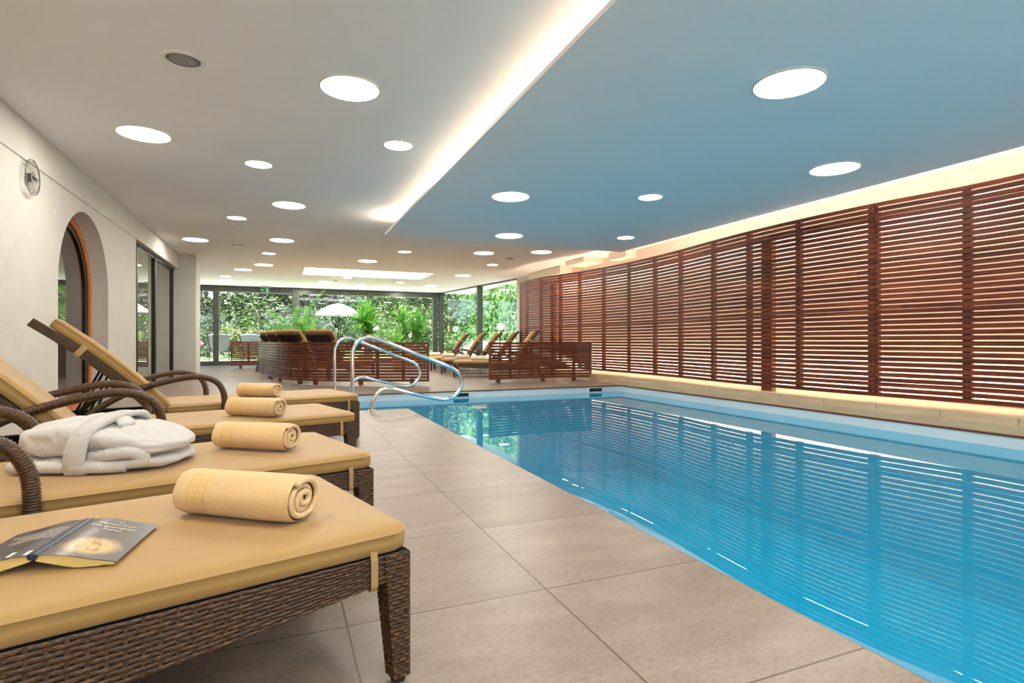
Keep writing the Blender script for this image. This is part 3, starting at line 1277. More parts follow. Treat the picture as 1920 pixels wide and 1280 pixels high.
def weave(mb, fn, L, Hh, rp=RP, sp=SP, amp=.0017, nper=4):
    """fn(s, t, o): s in 0..L, t in 0..Hh, o outward. Horizontal strands running over and under stakes."""
    nr = max(1, round(Hh / rp))
    rp = Hh / nr
    ns = max(2, round(L / sp))
    st = L / ns
    n = ns * nper
    for r in range(nr):
        t0, t1 = r * rp, (r + 1) * rp
        ring = []
        for k in range(n + 1):
            s_ = L * k / n
            a = amp * math.sin(PI * (s_ / st + r))
            ring.append([fn(s_, t0 + rp * .04, a - .0008), fn(s_, t0 + rp * .3, a + .0012), fn(s_, t1 - rp * .3, a + .0012), fn(s_, t1 - rp * .04, a - .0008)])
        mb.rings(ring, False, False)
    for k in range(ns + 1):
        s_ = min(L - .001, max(.001, st * (k + .5)))
        if k == ns:
            continue
        wd = .0035
        m = max(2, nr * 3)
        ring = []
        for j in range(m + 1):
            t_ = Hh * j / m
            a = -amp * math.sin(PI * (k + .5 + t_ / rp - .5)) * .0 + amp * .35
            ring.append([fn(s_ - wd, t_, a - .001), fn(s_, t_, a + .0004), fn(s_ + wd, t_, a - .001)])
        mb.rings(ring, False, False)


def apron_depth(x):          # x = distance back from the foot end
    u = min(1.0, max(0.0, (x - .03) / .75))
    return .058 + .055 * math.sin(u * PI / 2)


def rr_ring(L, Wd, z, ins, rad, fn, seg=5, nl=26, nw=10):
    """rounded-rectangle ring, x from 0 back to -L, y 0..Wd; fn maps (x,y,z)"""
    pts = []
    x0, x1, y0, y1 = -L + ins, -ins, ins, Wd - ins
    r = max(.002, rad - ins * .6)
    cs = [((x1 - r, y0 + r), -PI / 2), ((x1 - r, y1 - r), 0), ((x0 + r, y1 - r), PI / 2), ((x0 + r, y0 + r), PI)]
    cor = []
    for (cx, cy_), a0 in cs:
        cor.append([(cx + r * math.cos(a0 + PI / 2 * k / seg), cy_ + r * math.sin(a0 + PI / 2 * k / seg)) for k in range(seg + 1)])
    for i in range(4):
        pts += cor[i]
        a, b_ = cor[i][-1], cor[(i + 1) % 4][0]
        m = nw if i % 2 == 0 else nl
        pts += [(a[0] + (b_[0] - a[0]) * k / m, a[1] + (b_[1] - a[1]) * k / m) for k in range(1, m)]
    return [fn(x, y, z) for x, y in pts]


def cushion_mb(L, Wd, T, fn, seed=0, rad=.045):
    def wob(x, y, z):
        n = noise.noise(Vector((x * 2.2, y * 3.2, seed))) * .006 + noise.noise(Vector((x * 7, y * 13, seed + 5))) * .0022
        k = min(1, z / T)
        edge = min(1, max(0, -x) / .12, max(0, x + L) / .12, max(0, y) / .1, max(0, Wd - y) / .1)
        puff = .006 * math.sqrt(max(0, edge))
        # creases drawn in from the foot end
        cre = .0022 * math.sin(y * 55 + 3 * noise.noise(Vector((y * 6, x * 2, seed)))) * max(0, 1 + x / .35) * edge
        return fn(x, y, z + k * k * (n * edge + puff + cre))
    b = MB()
    R = []
    for z, ins in ((0, .03), (.001, .008), (.006, .001), (T * .45, -.002), (T * .72, .0), (T * .76, -.0028), (T * .80, .0), (T * .90, .004), (T * .97, .014), (T, .032), (T, .07), (T, .12), (T, .18), (T, .25), (T, .315)):
        R.append(rr_ring(L, Wd, z, ins, rad, wob))
    b.rings(R, True, True)
    # close the tiny slot along the middle of the top
    return b


def back_curve(a0, a1, length=.84):
    """interface line between back frame and cushion, in (x, z), from the hinge"""
    pts = [(-SL + .01, CB + .005)]
    n = 24
    for k in range(n):
        a = math.radians(a0 + (a1 - a0) * k / (n - 1))
        x, z = pts[-1]
        pts.append((x - math.cos(a) * length / n, z + math.sin(a) * length / n))

    def at(s_, off):
        u = max(0, min(n - 1e-6, s_ / length * n))
        i = int(u)
        f = u - i
        x = pts[i][0] + (pts[i + 1][0] - pts[i][0]) * f
        z = pts[i][1] + (pts[i + 1][1] - pts[i][1]) * f
        a = math.radians(a0 + (a1 - a0) * min(1, u / (n - 1)))
        return x + math.sin(a) * off, z + math.cos(a) * off
    return at


def make_lounger(label, group, a0, a1, seed, Lb=.89, Lc=.81):
    t = empty('sun_lounger', (0, 0, 0))
    tag(t, label, 'sun lounger', group)
    # seat frame: woven side rails and end rails over a dark core
    b = MB()
    Lf = 1.86
    for y0 in (0, SW):
        sgn = -1 if y0 == 0 else 1

        def fn(s_, tt, o_, y0=y0, sgn=sgn):
            return (-.002 - s_, y0 + sgn * o_, CB - tt * apron_depth(s_) / .1)
        weave(b, fn, Lf, .1)
    for x0, sgn in ((0, 1), (-Lf, -1)):
        dd = .060 if x0 == 0 else .105

        def fn(s_, tt, o_, x0=x0, sgn=sgn):
            return (x0 + sgn * o_, s_, CB - tt)
        weave(b, fn, SW, dd)
    fr = b.build('seat_frame', M['wicker'], t, True, recalc=False)
    b = MB()
    n = 20
    for y0, y1 in ((.004, .035), (SW - .035, SW - .004)):
        b.rings([[(-.004 - Lf * k / n, y0, CB - .001), (-.004 - Lf * k / n, y1, CB - .001),
                  (-.004 - Lf * k / n, y1, CB - apron_depth(Lf * k / n) + .002), (-.004 - Lf * k / n, y0, CB - apron_depth(Lf * k / n) + .002)] for k in range(n + 1)])
    b.box((-.03, .01, CB - .058), (-.004, SW - .01, CB - .001))
    b.box((-Lf + .004, .01, CB - .1), (-Lf + .03, SW - .01, CB - .001))
    b.box((-SL, .02, CB - .02), (-.02, SW - .02, CB - .002))
    b.build('frame_core', M['wicker_core'], fr)
    # foot legs, tapering
    for y0 in (0, SW):
        b = MB()
        yi = .062 if y0 == 0 else -.062
        top, bot = CB - .002, .012
        Hh = top - bot

        def wd(tt):
            return .062 - .022 * tt / Hh
        sg = 1 if y0 == 0 else -1
        O = [(.003, y0 - sg * .003)]

        def corner(i, tt):
            w_ = wd(tt)
            return [(.003, y0 - sg * .003), (.003 - w_, y0 - sg * .003), (.003 - w_, y0 - sg * .003 + sg * w_), (.003, y0 - sg * .003 + sg * w_)][i]
        for i in range(4):
            j = (i + 1) % 4
            nx_, ny_ = [(0, -sg), (-1, 0), (0, sg), (1, 0)][i]

            def fn(s_, tt, o_, i=i, j=j, nx_=nx_, ny_=ny_):
                a_, c_ = corner(i, tt), corner(j, tt)
                u = s_ / .062
                return (a_[0] + (c_[0] - a_[0]) * u + nx_ * o_, a_[1] + (c_[1] - a_[1]) * u + ny_ * o_, top - tt)
            weave(b, fn, .062, Hh, sp=.0155)
        b.rings([[(*[c_ + (m_ - c_) * .12 for c_, m_ in zip(corner(i, 0), ((corner(0, 0)[0] + corner(2, 0)[0]) / 2, (corner(0, 0)[1] + corner(2, 0)[1]) / 2))], top - .001) for i in range(4)],
                 [(*[c_ + (m_ - c_) * .12 for c_, m_ in zip(corner(i, Hh), ((corner(0, Hh)[0] + corner(2, Hh)[0]) / 2, (corner(0, Hh)[1] + corner(2, Hh)[1]) / 2))], bot) for i in range(4)]])
        lg = b.build('leg', M['wicker'], t, True, recalc=False)
        b = MB()
        m_ = ((corner(0, Hh)[0] + corner(2, Hh)[0]) / 2, (corner(0, Hh)[1] + corner(2, Hh)[1]) / 2)
        b.lathe([(.0005, 0), (.016, 0), (.018, .012), (.0005, .014)], (m_[0], m_[1], 0), 14)
        b.build('glide', M['black_rubber'], lg)
    # arms: wrapped tube, also the rear legs
    for y0 in (-.012, SW + .012):
        path = [(-.972, .20), (-.970, .36), (-.982, .435), (-1.018, .492), (-1.085, .526), (-1.18, .534), (-1.33, .506), (-1.48, .462), (-1.60, .405), (-1.71, .325), (-1.80, .22), (-1.86, .11), (-1.88, .012)]
        pts = resample([(x, y0, z) for x, z in path], .0027)
        b = MB()
        prof = (.0180, .0218, .0200)
        b.tube(pts, .022, 12, rf=lambda i: prof[i % 3])
        ar = b.build('armrest', M['wicker'], t, True, recalc=True)
        b = MB()
        b.lathe([(.0005, 0), (.018, 0), (.020, .012), (.0005, .014)], (-1.88, y0, 0), 14)
        b.build('glide', M['black_rubber'], ar)
    # seat cushion
    cu = cushion_mb(SL - .0, SW, CT, lambda x, y, z: (x + .008, y, CB + z + .001), seed)
    sc_ = cu.build('seat_cushion', M['cushion'], t, True, autosm=1.1)
    # backrest: woven frame, cushion, straps, prop
    at = back_curve(a0, a1, max(Lb, Lc) + .01)
    b = MB()
    for y0, sgn in ((.0, -1), (SW, 1)):
        def fn(s_, tt, o_, y0=y0, sgn=sgn):
            x, z = at(s_, -tt - .002)
            return (x, y0 + sgn * o_, z)
        weave(b, fn, Lb, .05)

    def fn(s_, tt, o_):
        x, z = at(Lb - .001 - 0 * s_, -tt - .002)
        return (x - o_ * .8, s_, z + o_ * .5)
    weave(b, fn, SW, .05)

    def fn(s_, tt, o_):
        x, z = at(s_, -.052 - o_)
        return (x, tt, z)
    weave(b, fn, Lb, .07)

    def fn2(s_, tt, o_):
        x, z = at(s_, -.052 - o_)
        return (x, SW - .07 + tt, z)
    weave(b, fn2, Lb, .07)
    bk = b.build('backrest_frame', M['wicker'], t, True, recalc=False)
    b = MB()
    n = 24
    b.rings([[(at(Lb * k / n, -.004)[0], .006, at(Lb * k / n, -.004)[1]), (at(Lb * k / n, -.004)[0], SW - .006, at(Lb * k / n, -.004)[1]),
              (at(Lb * k / n, -.044)[0], SW - .006, at(Lb * k / n, -.044)[1]), (at(Lb * k / n, -.044)[0], .006, at(Lb * k / n, -.044)[1])] for k in range(n + 1)])
    b.build('back_panel', M['wicker_core'], bk)
    cb_ = cushion_mb(Lc, SW, CT + .012, lambda x, y, z: ((at(-x, z)[0]), y, (at(-x, z)[1])), seed + 20)
    cb_.build('back_cushion', M['cushion'], t, True, autosm=1.1)

    def strap(pts, wdir, wd, nm='strap', par=None):
        b = MB()
        b.rings([[tuple(Vector(p) - Vector(wdir) * wd / 2), tuple(Vector(p) + Vector(wdir) * wd / 2)] for p in pts], False, False)
        o = b.build(nm, M['strap'], par or t, False, recalc=False)
        md = o.modifiers.new('solid', 'SOLIDIFY')
        md.thickness = .002
        return o
    for y0, sg in ((0, -1), (SW, 1)):
        x = -.085
        d_ = apron_depth(.085)
        strap([(x, y0 + sg * .001, CB + .015), (x, y0 + sg * .0065, CB - .005), (x, y0 + sg * .0065, CB - d_ + .004), (x, y0 + sg * .002, CB - d_ - .006), (x, y0 - sg * .03, CB - d_ - .006)], (1, 0, 0), .016, par=sc_)
    for y0, sg in ((0, -1), (SW, 1)):
        s0 = .60
        pp = [at(s0, .02), at(s0, -.002), at(s0, -.05), at(s0, -.062), at(s0, -.062)]
        ys = [y0 + sg * .001, y0 + sg * .006, y0 + sg * .006, y0 + sg * .001, y0 - sg * .06]
        q0, q1 = at(s0 - .02, 0), at(s0 + .02, 0)
        wdv = Vector((q1[0] - q0[0], 0, q1[1] - q0[1])).normalized()
        strap([(p[0], yy, p[1]) for p, yy in zip(pp, ys)], wdv, .035, par=bk)
    b = MB()
    for yy in (.10, SW - .10):
        p = at(.42, -.05)
        b.tube([(p[0], yy, p[1]), (-1.80, yy, .24)], .007, 8)
        p = at(.36, -.05)
        b.tube([(p[0], yy, p[1]), (-1.72, yy, .24)], .007, 8)
    b.tube([(-1.80, .05, .24), (-1.80, SW - .05, .24)], .008, 8)
    b.build('backrest_prop', M['black_metal'], t, True)
    return t


TH = math.atan2(.269, .963)
NEAR = 'sand-cushioned loungers in the left foreground row'
L0 = make_lounger('nearest wicker sun lounger with sand cushion, carrying the open book', NEAR, 50, 36, 3)
L0.location = (.27, 1.27, 0)
L0.rotation_euler = (0, 0, TH)
for (x, y, lab) in ((.32, 2.14, 'second wicker sun lounger from the front, carrying the white bathrobe'),
                    (.41, 3.39, 'third wicker sun lounger from the front, behind the bathrobe'),
                    (.58, 4.58, 'fourth wicker sun lounger, its raised backrest in front of the arched door')):
    c = copy_tree(L0)
    c.location = (x, y, 0)
    c['label'] = lab
RIGHT = 'pale loungers by the side window'
R0 = make_lounger('x', RIGHT, 62, 48, 9)
first = True
HR = math.radians(157.5)
ur = Vector((math.cos(HR), math.sin(HR), 0))
vr = Vector((-ur.y, ur.x, 0))
for (x, y, lab) in ((3.43, 11.57, 'lounger of the side window row whose foot is nearest the right low screen'),
                    (3.53, 12.93, 'second lounger from the right low screen in the side window row'),
                    (3.62, 14.30, 'third lounger from the right low screen, leftmost foot end in view'),
                    (3.68, 15.69, 'fourth lounger of the side window row, foot hidden by the left low screen'),
                    (3.63, 17.11, 'farthest lounger of the side window row, beside the biggest yucca')):
    c = R0 if first else copy_tree(R0)
    first = False
    c.location = Vector((x, y, 0)) - vr * SW      # (x, y) is the foot corner nearest the pool
    c.rotation_euler = (0, 0, HR)
    c['label'] = lab
LEFT = 'loungers behind the curved low screen, seen from behind'
B0 = make_lounger('x', LEFT, 62, 48, 12, .78, .85)
first = True
for (bx, by, hd, lab) in ((.12, 13.30, 48, 'lounger seen from behind over the curved screen, frontmost of the overlapping three'),
                          (-.10, 14.30, 48, 'middle one of the three overlapping lounger backs over the curved screen'),
                          (-.27, 15.35, 48, 'rearmost and leftmost of the three overlapping lounger backs'),
                          (.72, 12.55, 52, 'lounger back standing apart, right of the overlapping three')):
    c = B0 if first else copy_tree(B0)
    first = False
    hdr = math.radians(hd)
    u = Vector((math.cos(hdr), math.sin(hdr), 0))
    v = Vector((-u.y, u.x, 0))
    c.location = Vector((bx, by, 0)) + u * 1.83 - v * (SW / 2)
    c.rotation_euler = (0, 0, hdr)
    c['label'] = lab
    c['group'] = LEFT


# ---------------------------------------------------------------- rolled towels
def towel_mb(L, R, seed):
    """outer skin with UV (u along the roll), spiral edge at both ends"""
    b = MB()
    n, k = 30, 40
    R1 = []
    for i in range(n + 1):
        s_ = i / n
        x = (s_ - .5) * L
        endr = min(1, s_ / .06, (1 - s_) / .06)
        e = (1 - (1 - endr) ** 2) * .06 + .94
        ring = []
        for j in range(k):
            a = 2 * PI * j / k
            rr = R * e * (1 + .05 * noise.noise(Vector((math.cos(a) * 1.2, math.sin(a) * 1.2, s_ * 2 + seed))))
            y = math.cos(a) * rr * 1.07
            z = max(math.sin(a) * rr * .95, -R * .86)
            ring.append((x, y, z))
        R1.append(ring)
    b.rings(R1, True, False)
    return b, n, k


def spiral_mb(L, R, side, seed):
    """the coiled layers seen at the end"""
    b = MB()
    pts = []
    turns, n = 3.0, 110
    th = R / (turns + .6)
    for i in range(n + 1):
        u = i / n
        a = -turns * 2 * PI * u + 2.2
        r = (R - th * .42) * (1 - u * .90)
        r *= 1 + .06 * math.sin(a * 2 + seed)
        pts.append((side * (L / 2 - .002 + .005 * math.sin(u * 9 + seed)), math.cos(a) * r * 1.05, max(math.sin(a) * r * .95, -R * .80)))
    b.tube(pts, th * .46, 8)
    b.tube([(p[0] - side * .05, p[1], p[2]) for p in pts], th * .49, 6)
    return b


def make_towel(label, group, L=.31, R=.056, mm='towel', seed=1.0):
    t = empty('rolled_towel', (0, 0, 0))
    tag(t, label, 'towel', group)
    b, n, k = towel_mb(L, R, seed)
    o = b.build('towel_roll', M[mm], t, True)
    me = o.data
    uv = me.uv_layers.new(name='UVMap')
    for p in me.polygons:
        for li in p.loop_indices:
            vi = me.loops[li].vertex_index
            i, j = divmod(vi, k)
            js = [me.loops[q].vertex_index % k for q in p.loop_indices]
            if max(js) - min(js) > k / 2 and j < k / 2:
                j += k
            uv.data[li].uv = (i / n, j / k)
    mm2 = M['towel_end'] if mm == 'towel' else M[mm]
    for sd in (1, -1):
        spiral_mb(L, R * 1.0, sd, seed).build('coiled_end', mm2, t, True)
    return t


M['towel_end'] = terry('yellow terry towel inside', (.85, .54, .23), (.95, .68, .36))
NT_ = 'yellow rolled towels on the front loungers'
TOP = CB + .004 + CT + .006
tw = make_towel('nearest rolled yellow towel with a fret border, on the first lounger', NT_)
tw.location = (-.075, 1.465, TOP + .048)
tw.rotation_euler = (0, 0, math.radians(-37))
for (x, y, a, s_, lab) in ((-.085, 2.36, -34, .97, 'rolled yellow towel on the second lounger, right of the bathrobe'),
                           (-.125, 3.40, -34, .97, 'rolled yellow towel on the third lounger'),
                           (-.145, 4.58, -34, .97, 'farthest of the four rolled yellow towels, on the fourth lounger')):
    c = copy_tree(tw)
    c.location = (x, y, TOP + .048)
    c.rotation_euler = (0, 0, math.radians(a))
    c.scale = (s_, s_, s_)
    c['label'] = lab
PT = 'pale rolled towels on the far loungers'
p0_ = make_towel('x', PT, .32, .055, 'pale_towel', 4.0)
for i, (x, y, a, lab) in enumerate(((4.02, 11.59, -22, 'pale rolled towel on the far lounger nearest the right low screen'),
                                    (4.08, 12.98, -22, 'pale rolled towel on the second far lounger, in front of the window post'),
                                    (4.12, 14.37, -22, 'pale rolled towel on the third far lounger by the side window'),
                                    (4.12, 15.77, -22, 'pale rolled towel farthest left, beside the wooden planter'))):
    c = p0_ if i == 0 else copy_tree(p0_)
    c.location = (x, y, TOP + .046)
    c.rotation_euler = (0, 0, math.radians(a))
    c['label'] = lab


# ---------------------------------------------------------------- bathrobe
def make_robe():
    t = empty('folded_bathrobe', (-.530, 2.265, TOP - .004))
    t.rotation_euler = (0, 0, math.radians(-17))
    tag(t, 'thick folded white terry bathrobe lying on the second lounger', 'bathrobe')
    hx, hy, hh = .262, .165, .155

    def height(x, y):
        u, v = x / hx, y / hy
        prof = .60 + .40 * (1 - abs(u) ** 1.7)
        prof *= 1 - .35 * max(0, u - .35) / .65 - .22 * max(0, -u - .55) / .45
        return hh * prof

    def dome(nu, nv, zf):
        b = MB()
        R = []
        for i in range(nu + 1):
            u = -1 + 2 * i / nu
            ring = []
            we = (1 - abs(u) ** 3.2) ** .42 if abs(u) < 1 else .0
            we = max(we, .04)
            for j in range(nv + 1):
                ph = PI * j / nv
                c_, s_ = math.cos(ph), math.sin(ph)
                # superellipse section: flat-ish top, round flanks
                yy = math.copysign(abs(c_) ** .42, c_) * hy * we
                zz = (abs(s_) ** .50) * height(u * hx, 0) * min(1, we * 1.15)
                p = Vector((u * hx, yy, zz))
                front = max(0, -c_)
                p += Vector((0, -1, 0)) * 0
                d_ = noise.noise(Vector((u * 3.1, ph * 1.3, 2.0))) * .018 + noise.noise(Vector((u * 7.3, ph * 3.2, 7.0))) * .007 + noise.noise(Vector((u * 30, ph * 14, 1.0))) * .0016
                # layered folds on the front flank
                if c_ < .0 or True:
                    side = abs(c_)
                    zl = zz / hh
                    lay = 0
                    for zc, dep, wv in ((.22, .022, .04), (.45, .026, .045), (.70, .014, .04)):
                        zcc = zc + .07 * math.sin(u * 5 + zc * 9)
                        lay -= dep * math.exp(-((zl - zcc) / wv) ** 2)
                    d_ += lay * min(1, side * 1.6)
                nrm = Vector((u * .35, c_, s_ + .01)).normalized()
                p += nrm * d_ * min(1, we * 1.4)
                p.z = max(p.z, 0)
                ring.append(p)
            R.append(ring)
        b.rings(R, False, False)
        return b
    def layer(cx, cy_, z0, z1, ax, ay, seed, taper):
        R = []
        nu, nv = 110, 64
        hz = (z1 - z0) / 2
        for i in range(nu + 1):
            u = -1 + 2 * i / nu
            we = max(.03, (1 - abs(u) ** 3.4) ** .38)
            hzz = hz * (1 - taper * max(0, u - .1) / .9)
            ring = []
            for j in range(nv):
                ph = 2 * PI * j / nv
                c_, s_ = math.cos(ph), math.sin(ph)
                yy = math.copysign(abs(c_) ** .62, c_) * ay * we
                zz = math.copysign(abs(s_) ** .80, s_) * hzz * we
                n_ = Vector((u * .3, c_, s_)).normalized()
                q = Vector((u * 2.6, c_ * 1.2, s_ * 1.1 + seed))
                dd = noise.noise(q) * .014 + noise.noise(q * 2.7) * .006 + noise.noise(q * 15) * .0010
                # long soft creases along the bundle
                dd += .004 * math.sin(ph * 5 + 2.5 * noise.noise(Vector((u * 1.5, seed, 0)))) * (1 - u * u)
                p = Vector((cx + u * ax, cy_ + yy, z0 + hzz + zz)) + n_ * dd * min(1, we)
                p.z = max(p.z, .001)
                ring.append(p)
            R.append(ring)
        q = MB()
        q.rings(R)
        return q
    layer(.012, .0, .0, .058, .238, .160, 3.0, .15).build('lower_fold', M['robe'], t, True)
    layer(.008, -.004, .040, .158, .242, .158, 8.0, .45).build('upper_fold', M['robe'], t, True)
    # belt strapped round the bundle
    b = MB()

    hull = resample([(-.005, -.166, .002), (-.005, -.176, .035), (.0, -.176, .075), (.008, -.168, .112), (.022, -.142, .146), (.035, -.09, .166),
                     (.04, .0, .172), (.04, .09, .164), (.03, .15, .12), (.02, .172, .06), (.02, .165, .004)], .008)
    R = []
    for i, p in enumerate(hull):
        tg = (hull[min(i + 1, len(hull) - 1)] - hull[max(i - 1, 0)]).normalized()
        nn = tg.cross(Vector((1, 0, 0))).normalized()
        if nn.dot(Vector((0, p.y, p.z - .05))) < 0:
            nn = -nn
        p = p + nn * (.0015 * noise.noise(Vector((i * .4, 0, 0))))
        R.append([p + Vector((x_, 0, 0)) + nn * o_ for x_, o_ in ((-.030, -.012), (-.030, .000), (-.027, .006), (0, .0045), (.027, .006), (.030, .000), (.030, -.012), (0, -.014))])
    b.rings(R)
    b.build('belt', M['robe'], t, True)
    # loose belt end with its hem on top
    b = MB()
    pts = [(.01, -.02, .158), (.045, -.045, .160), (.08, -.06, .154), (.10, -.08, .142)]
    P_ = resample(pts, .006)
    R = []
    for i, p in enumerate(P_):
        wd = .026
        R.append([(p.x - .012, p.y - wd, p.z - .004), (p.x - .010, p.y - wd * .8, p.z + .006), (p.x + .010, p.y + wd * .8, p.z + .008), (p.x + .012, p.y + wd, p.z), (p.x, p.y, p.z - .008)])
    b.rings(R)
    o = b.build('belt_end', M['robe'], t, True)
    # rolled collar curling at the right front, and the sleeve tucked in below it
    b = MB()
    P_ = resample([(.02, -.138, .048), (.08, -.150, .060), (.135, -.146, .066), (.172, -.130, .054), (.170, -.132, .034), (.13, -.140, .026)], .006)
    b.tube(P_, .017, 12, rf=lambda i: .015 + .006 * math.sin(PI * min(1, (i + 4) / (len(P_) + 6))) + .002 * noise.noise(Vector((i * .3, 0, 0))))
    b.build('collar', M['robe'], t, True)
    b = MB()
    P_ = resample([(-.21, -.135, .022), (-.12, -.152, .024), (-.02, -.160, .024), (.07, -.158, .022), (.13, -.140, .022)], .006)
    b.tube(P_, .02, 12, rf=lambda i: .019 + .004 * noise.noise(Vector((i * .15, 4, 0))))
    b.build('sleeve', M['robe'], t, True)
    return t


make_robe()

# ---------------------------------------------------------------- open book
bk = empty('open_book', (-.392, 1.352, TOP))
BL, BW = .215, .125
bk.rotation_euler = (0, 0, 0)
tag(bk, 'open paperback lying face down on the nearest lounger', 'book')
ANG = math.radians(-14)   # book x axis = width direction


def bpt(wd, ln, z):
    # ln along the spine (0 at the near end), wd out from it
    ex = Vector((math.cos(BA), math.sin(BA), 0))
    ey = Vector((-math.sin(BA), math.cos(BA), 0))
    return ex * wd + ey * (ln - BL / 2) + Vector((0, 0, z))


BA = math.radians(-8)


def cov_z(u):       # height of the cover above the cushion; u = 0 at spine, 1 at fore-edge
    return .0265 + .004 * math.sin(min(1, u * 1.6) * PI) * (1 - u) - .0215 * u ** 1.4


for sgn, nm, mm in ((1, 'front_cover', 'cover'), (-1, 'back_cover', 'back_cover')):
    b = MB()
    n = 16
    R = []
    for i in range(n + 1):
        u = i / n
        R.append([bpt(sgn * (.006 + u * BW), 0, cov_z(u)), bpt(sgn * (.006 + u * BW), BL, cov_z(u)),
                  bpt(sgn * (.006 + u * BW), BL, cov_z(u) + .0006), bpt(sgn * (.006 + u * BW), 0, cov_z(u) + .0006)])
    b.rings(R)
    o = b.build(nm, M[mm], bk, True, autosm=.6)
    uv = o.data.uv_layers.new(name='UVMap')
    inv = Matrix.Rotation(-BA, 3, 'Z')
    for lp in o.data.loops:
        q = inv @ o.data.vertices[lp.vertex_index].co
        uv.data[lp.index].uv = (abs(q.x) / BW, (q.y + BL / 2) / BL)
    # page block beneath: fanned, belly resting on the cushion
    b = MB()
    R = []
    for i in range(n + 1):
        u = i / n
        th_ = .0165 * math.sin(min(1, (u + .02) * 1.05) ** .55 * PI) ** .7 if 0 < u < 1 else .002
        zt_ = cov_z(u) - .0006
        zb_ = max(.0, zt_ - .003 - .016 * (math.sin(min(1, u * 1.05 + .05) * PI) ** .6 if u < .9 else .35))
        if u < .15:
            zb_ = max(zb_, .016 - u * .07)
        R.append([bpt(sgn * (.004 + u * (BW - .003)), .002, zt_), bpt(sgn * (.004 + u * (BW - .003)), BL - .002, zt_),
                  bpt(sgn * (.004 + u * (BW - .003)), BL - .002, zb_), bpt(sgn * (.004 + u * (BW - .003)), .002, zb_)])
    b.rings(R)
    b.build('page_block', M['pages'], bk, True, autosm=.6)
b = MB()
sp_ = [(-.009, .0266), (-.007, .0298), (0, .0306), (.007, .0298), (.009, .0266), (.006, .0205), (-.006, .0205)]
b.rings([[bpt(x, 0, z) for x, z in sp_], [bpt(x, BL, z) for x, z in sp_]])
b.build('spine', M['navy'], bk)


def on_cover(wd, ln, rot=0.0):
    """matrix that lays text on the front cover at (wd, ln)"""
    u = (wd - .006) / BW
    sl = (cov_z(u + .02) - cov_z(u - .02)) / (.04 * BW)
    ex = Vector((math.cos(BA), math.sin(BA), sl)).normalized()
    ey = Vector((-math.sin(BA), math.cos(BA), 0))
    ez = ex.cross(ey)
    p = bpt(wd, ln, cov_z(u) + .0016)
    m = Matrix((ex, ey, ez)).transposed().to_4x4()
    m.translation = p
    return m


for body, ln, sz in (('dtv', .190, .0085), ('Michael Frayn', .174, .0125), ('Das Spionagespiel', .158, .0125), ('Roman', .143, .0125)):
    text('cover_text', body, sz, M['print'], bk, on_cover(.006 + BW * .5, ln), .0002)
# lines of print and the barcode label on the back
b = MB()
rnd = random.Random(3)
for k in range(8):
    ln = .165 - k * .0085
    x0 = -.016
    tot = -.112 + rnd.random() * .03
    while x0 > tot:
        ww = .004 + rnd.random() * .009
        u0, u1 = (-x0 - .006) / BW, (-x0 + ww - .006) / BW
        b.quad(bpt(x0, ln, cov_z(u0) + .0012), bpt(x0 - ww, ln, cov_z(u1) + .0012), bpt(x0 - ww, ln + .0028, cov_z(u1) + .0012), bpt(x0, ln + .0028, cov_z(u0) + .0012))
        x0 -= ww + .002
b.build('blurb_print', M['print'], bk, recalc=False)
b = MB()
b.quad(bpt(-.012, .008, cov_z(.06) + .0012), bpt(-.045, .008, cov_z(.31) + .0012), bpt(-.045, .032, cov_z(.31) + .0012), bpt(-.012, .032, cov_z(.06) + .0012))
b.build('price_label', M['sign_white'], bk, recalc=False)


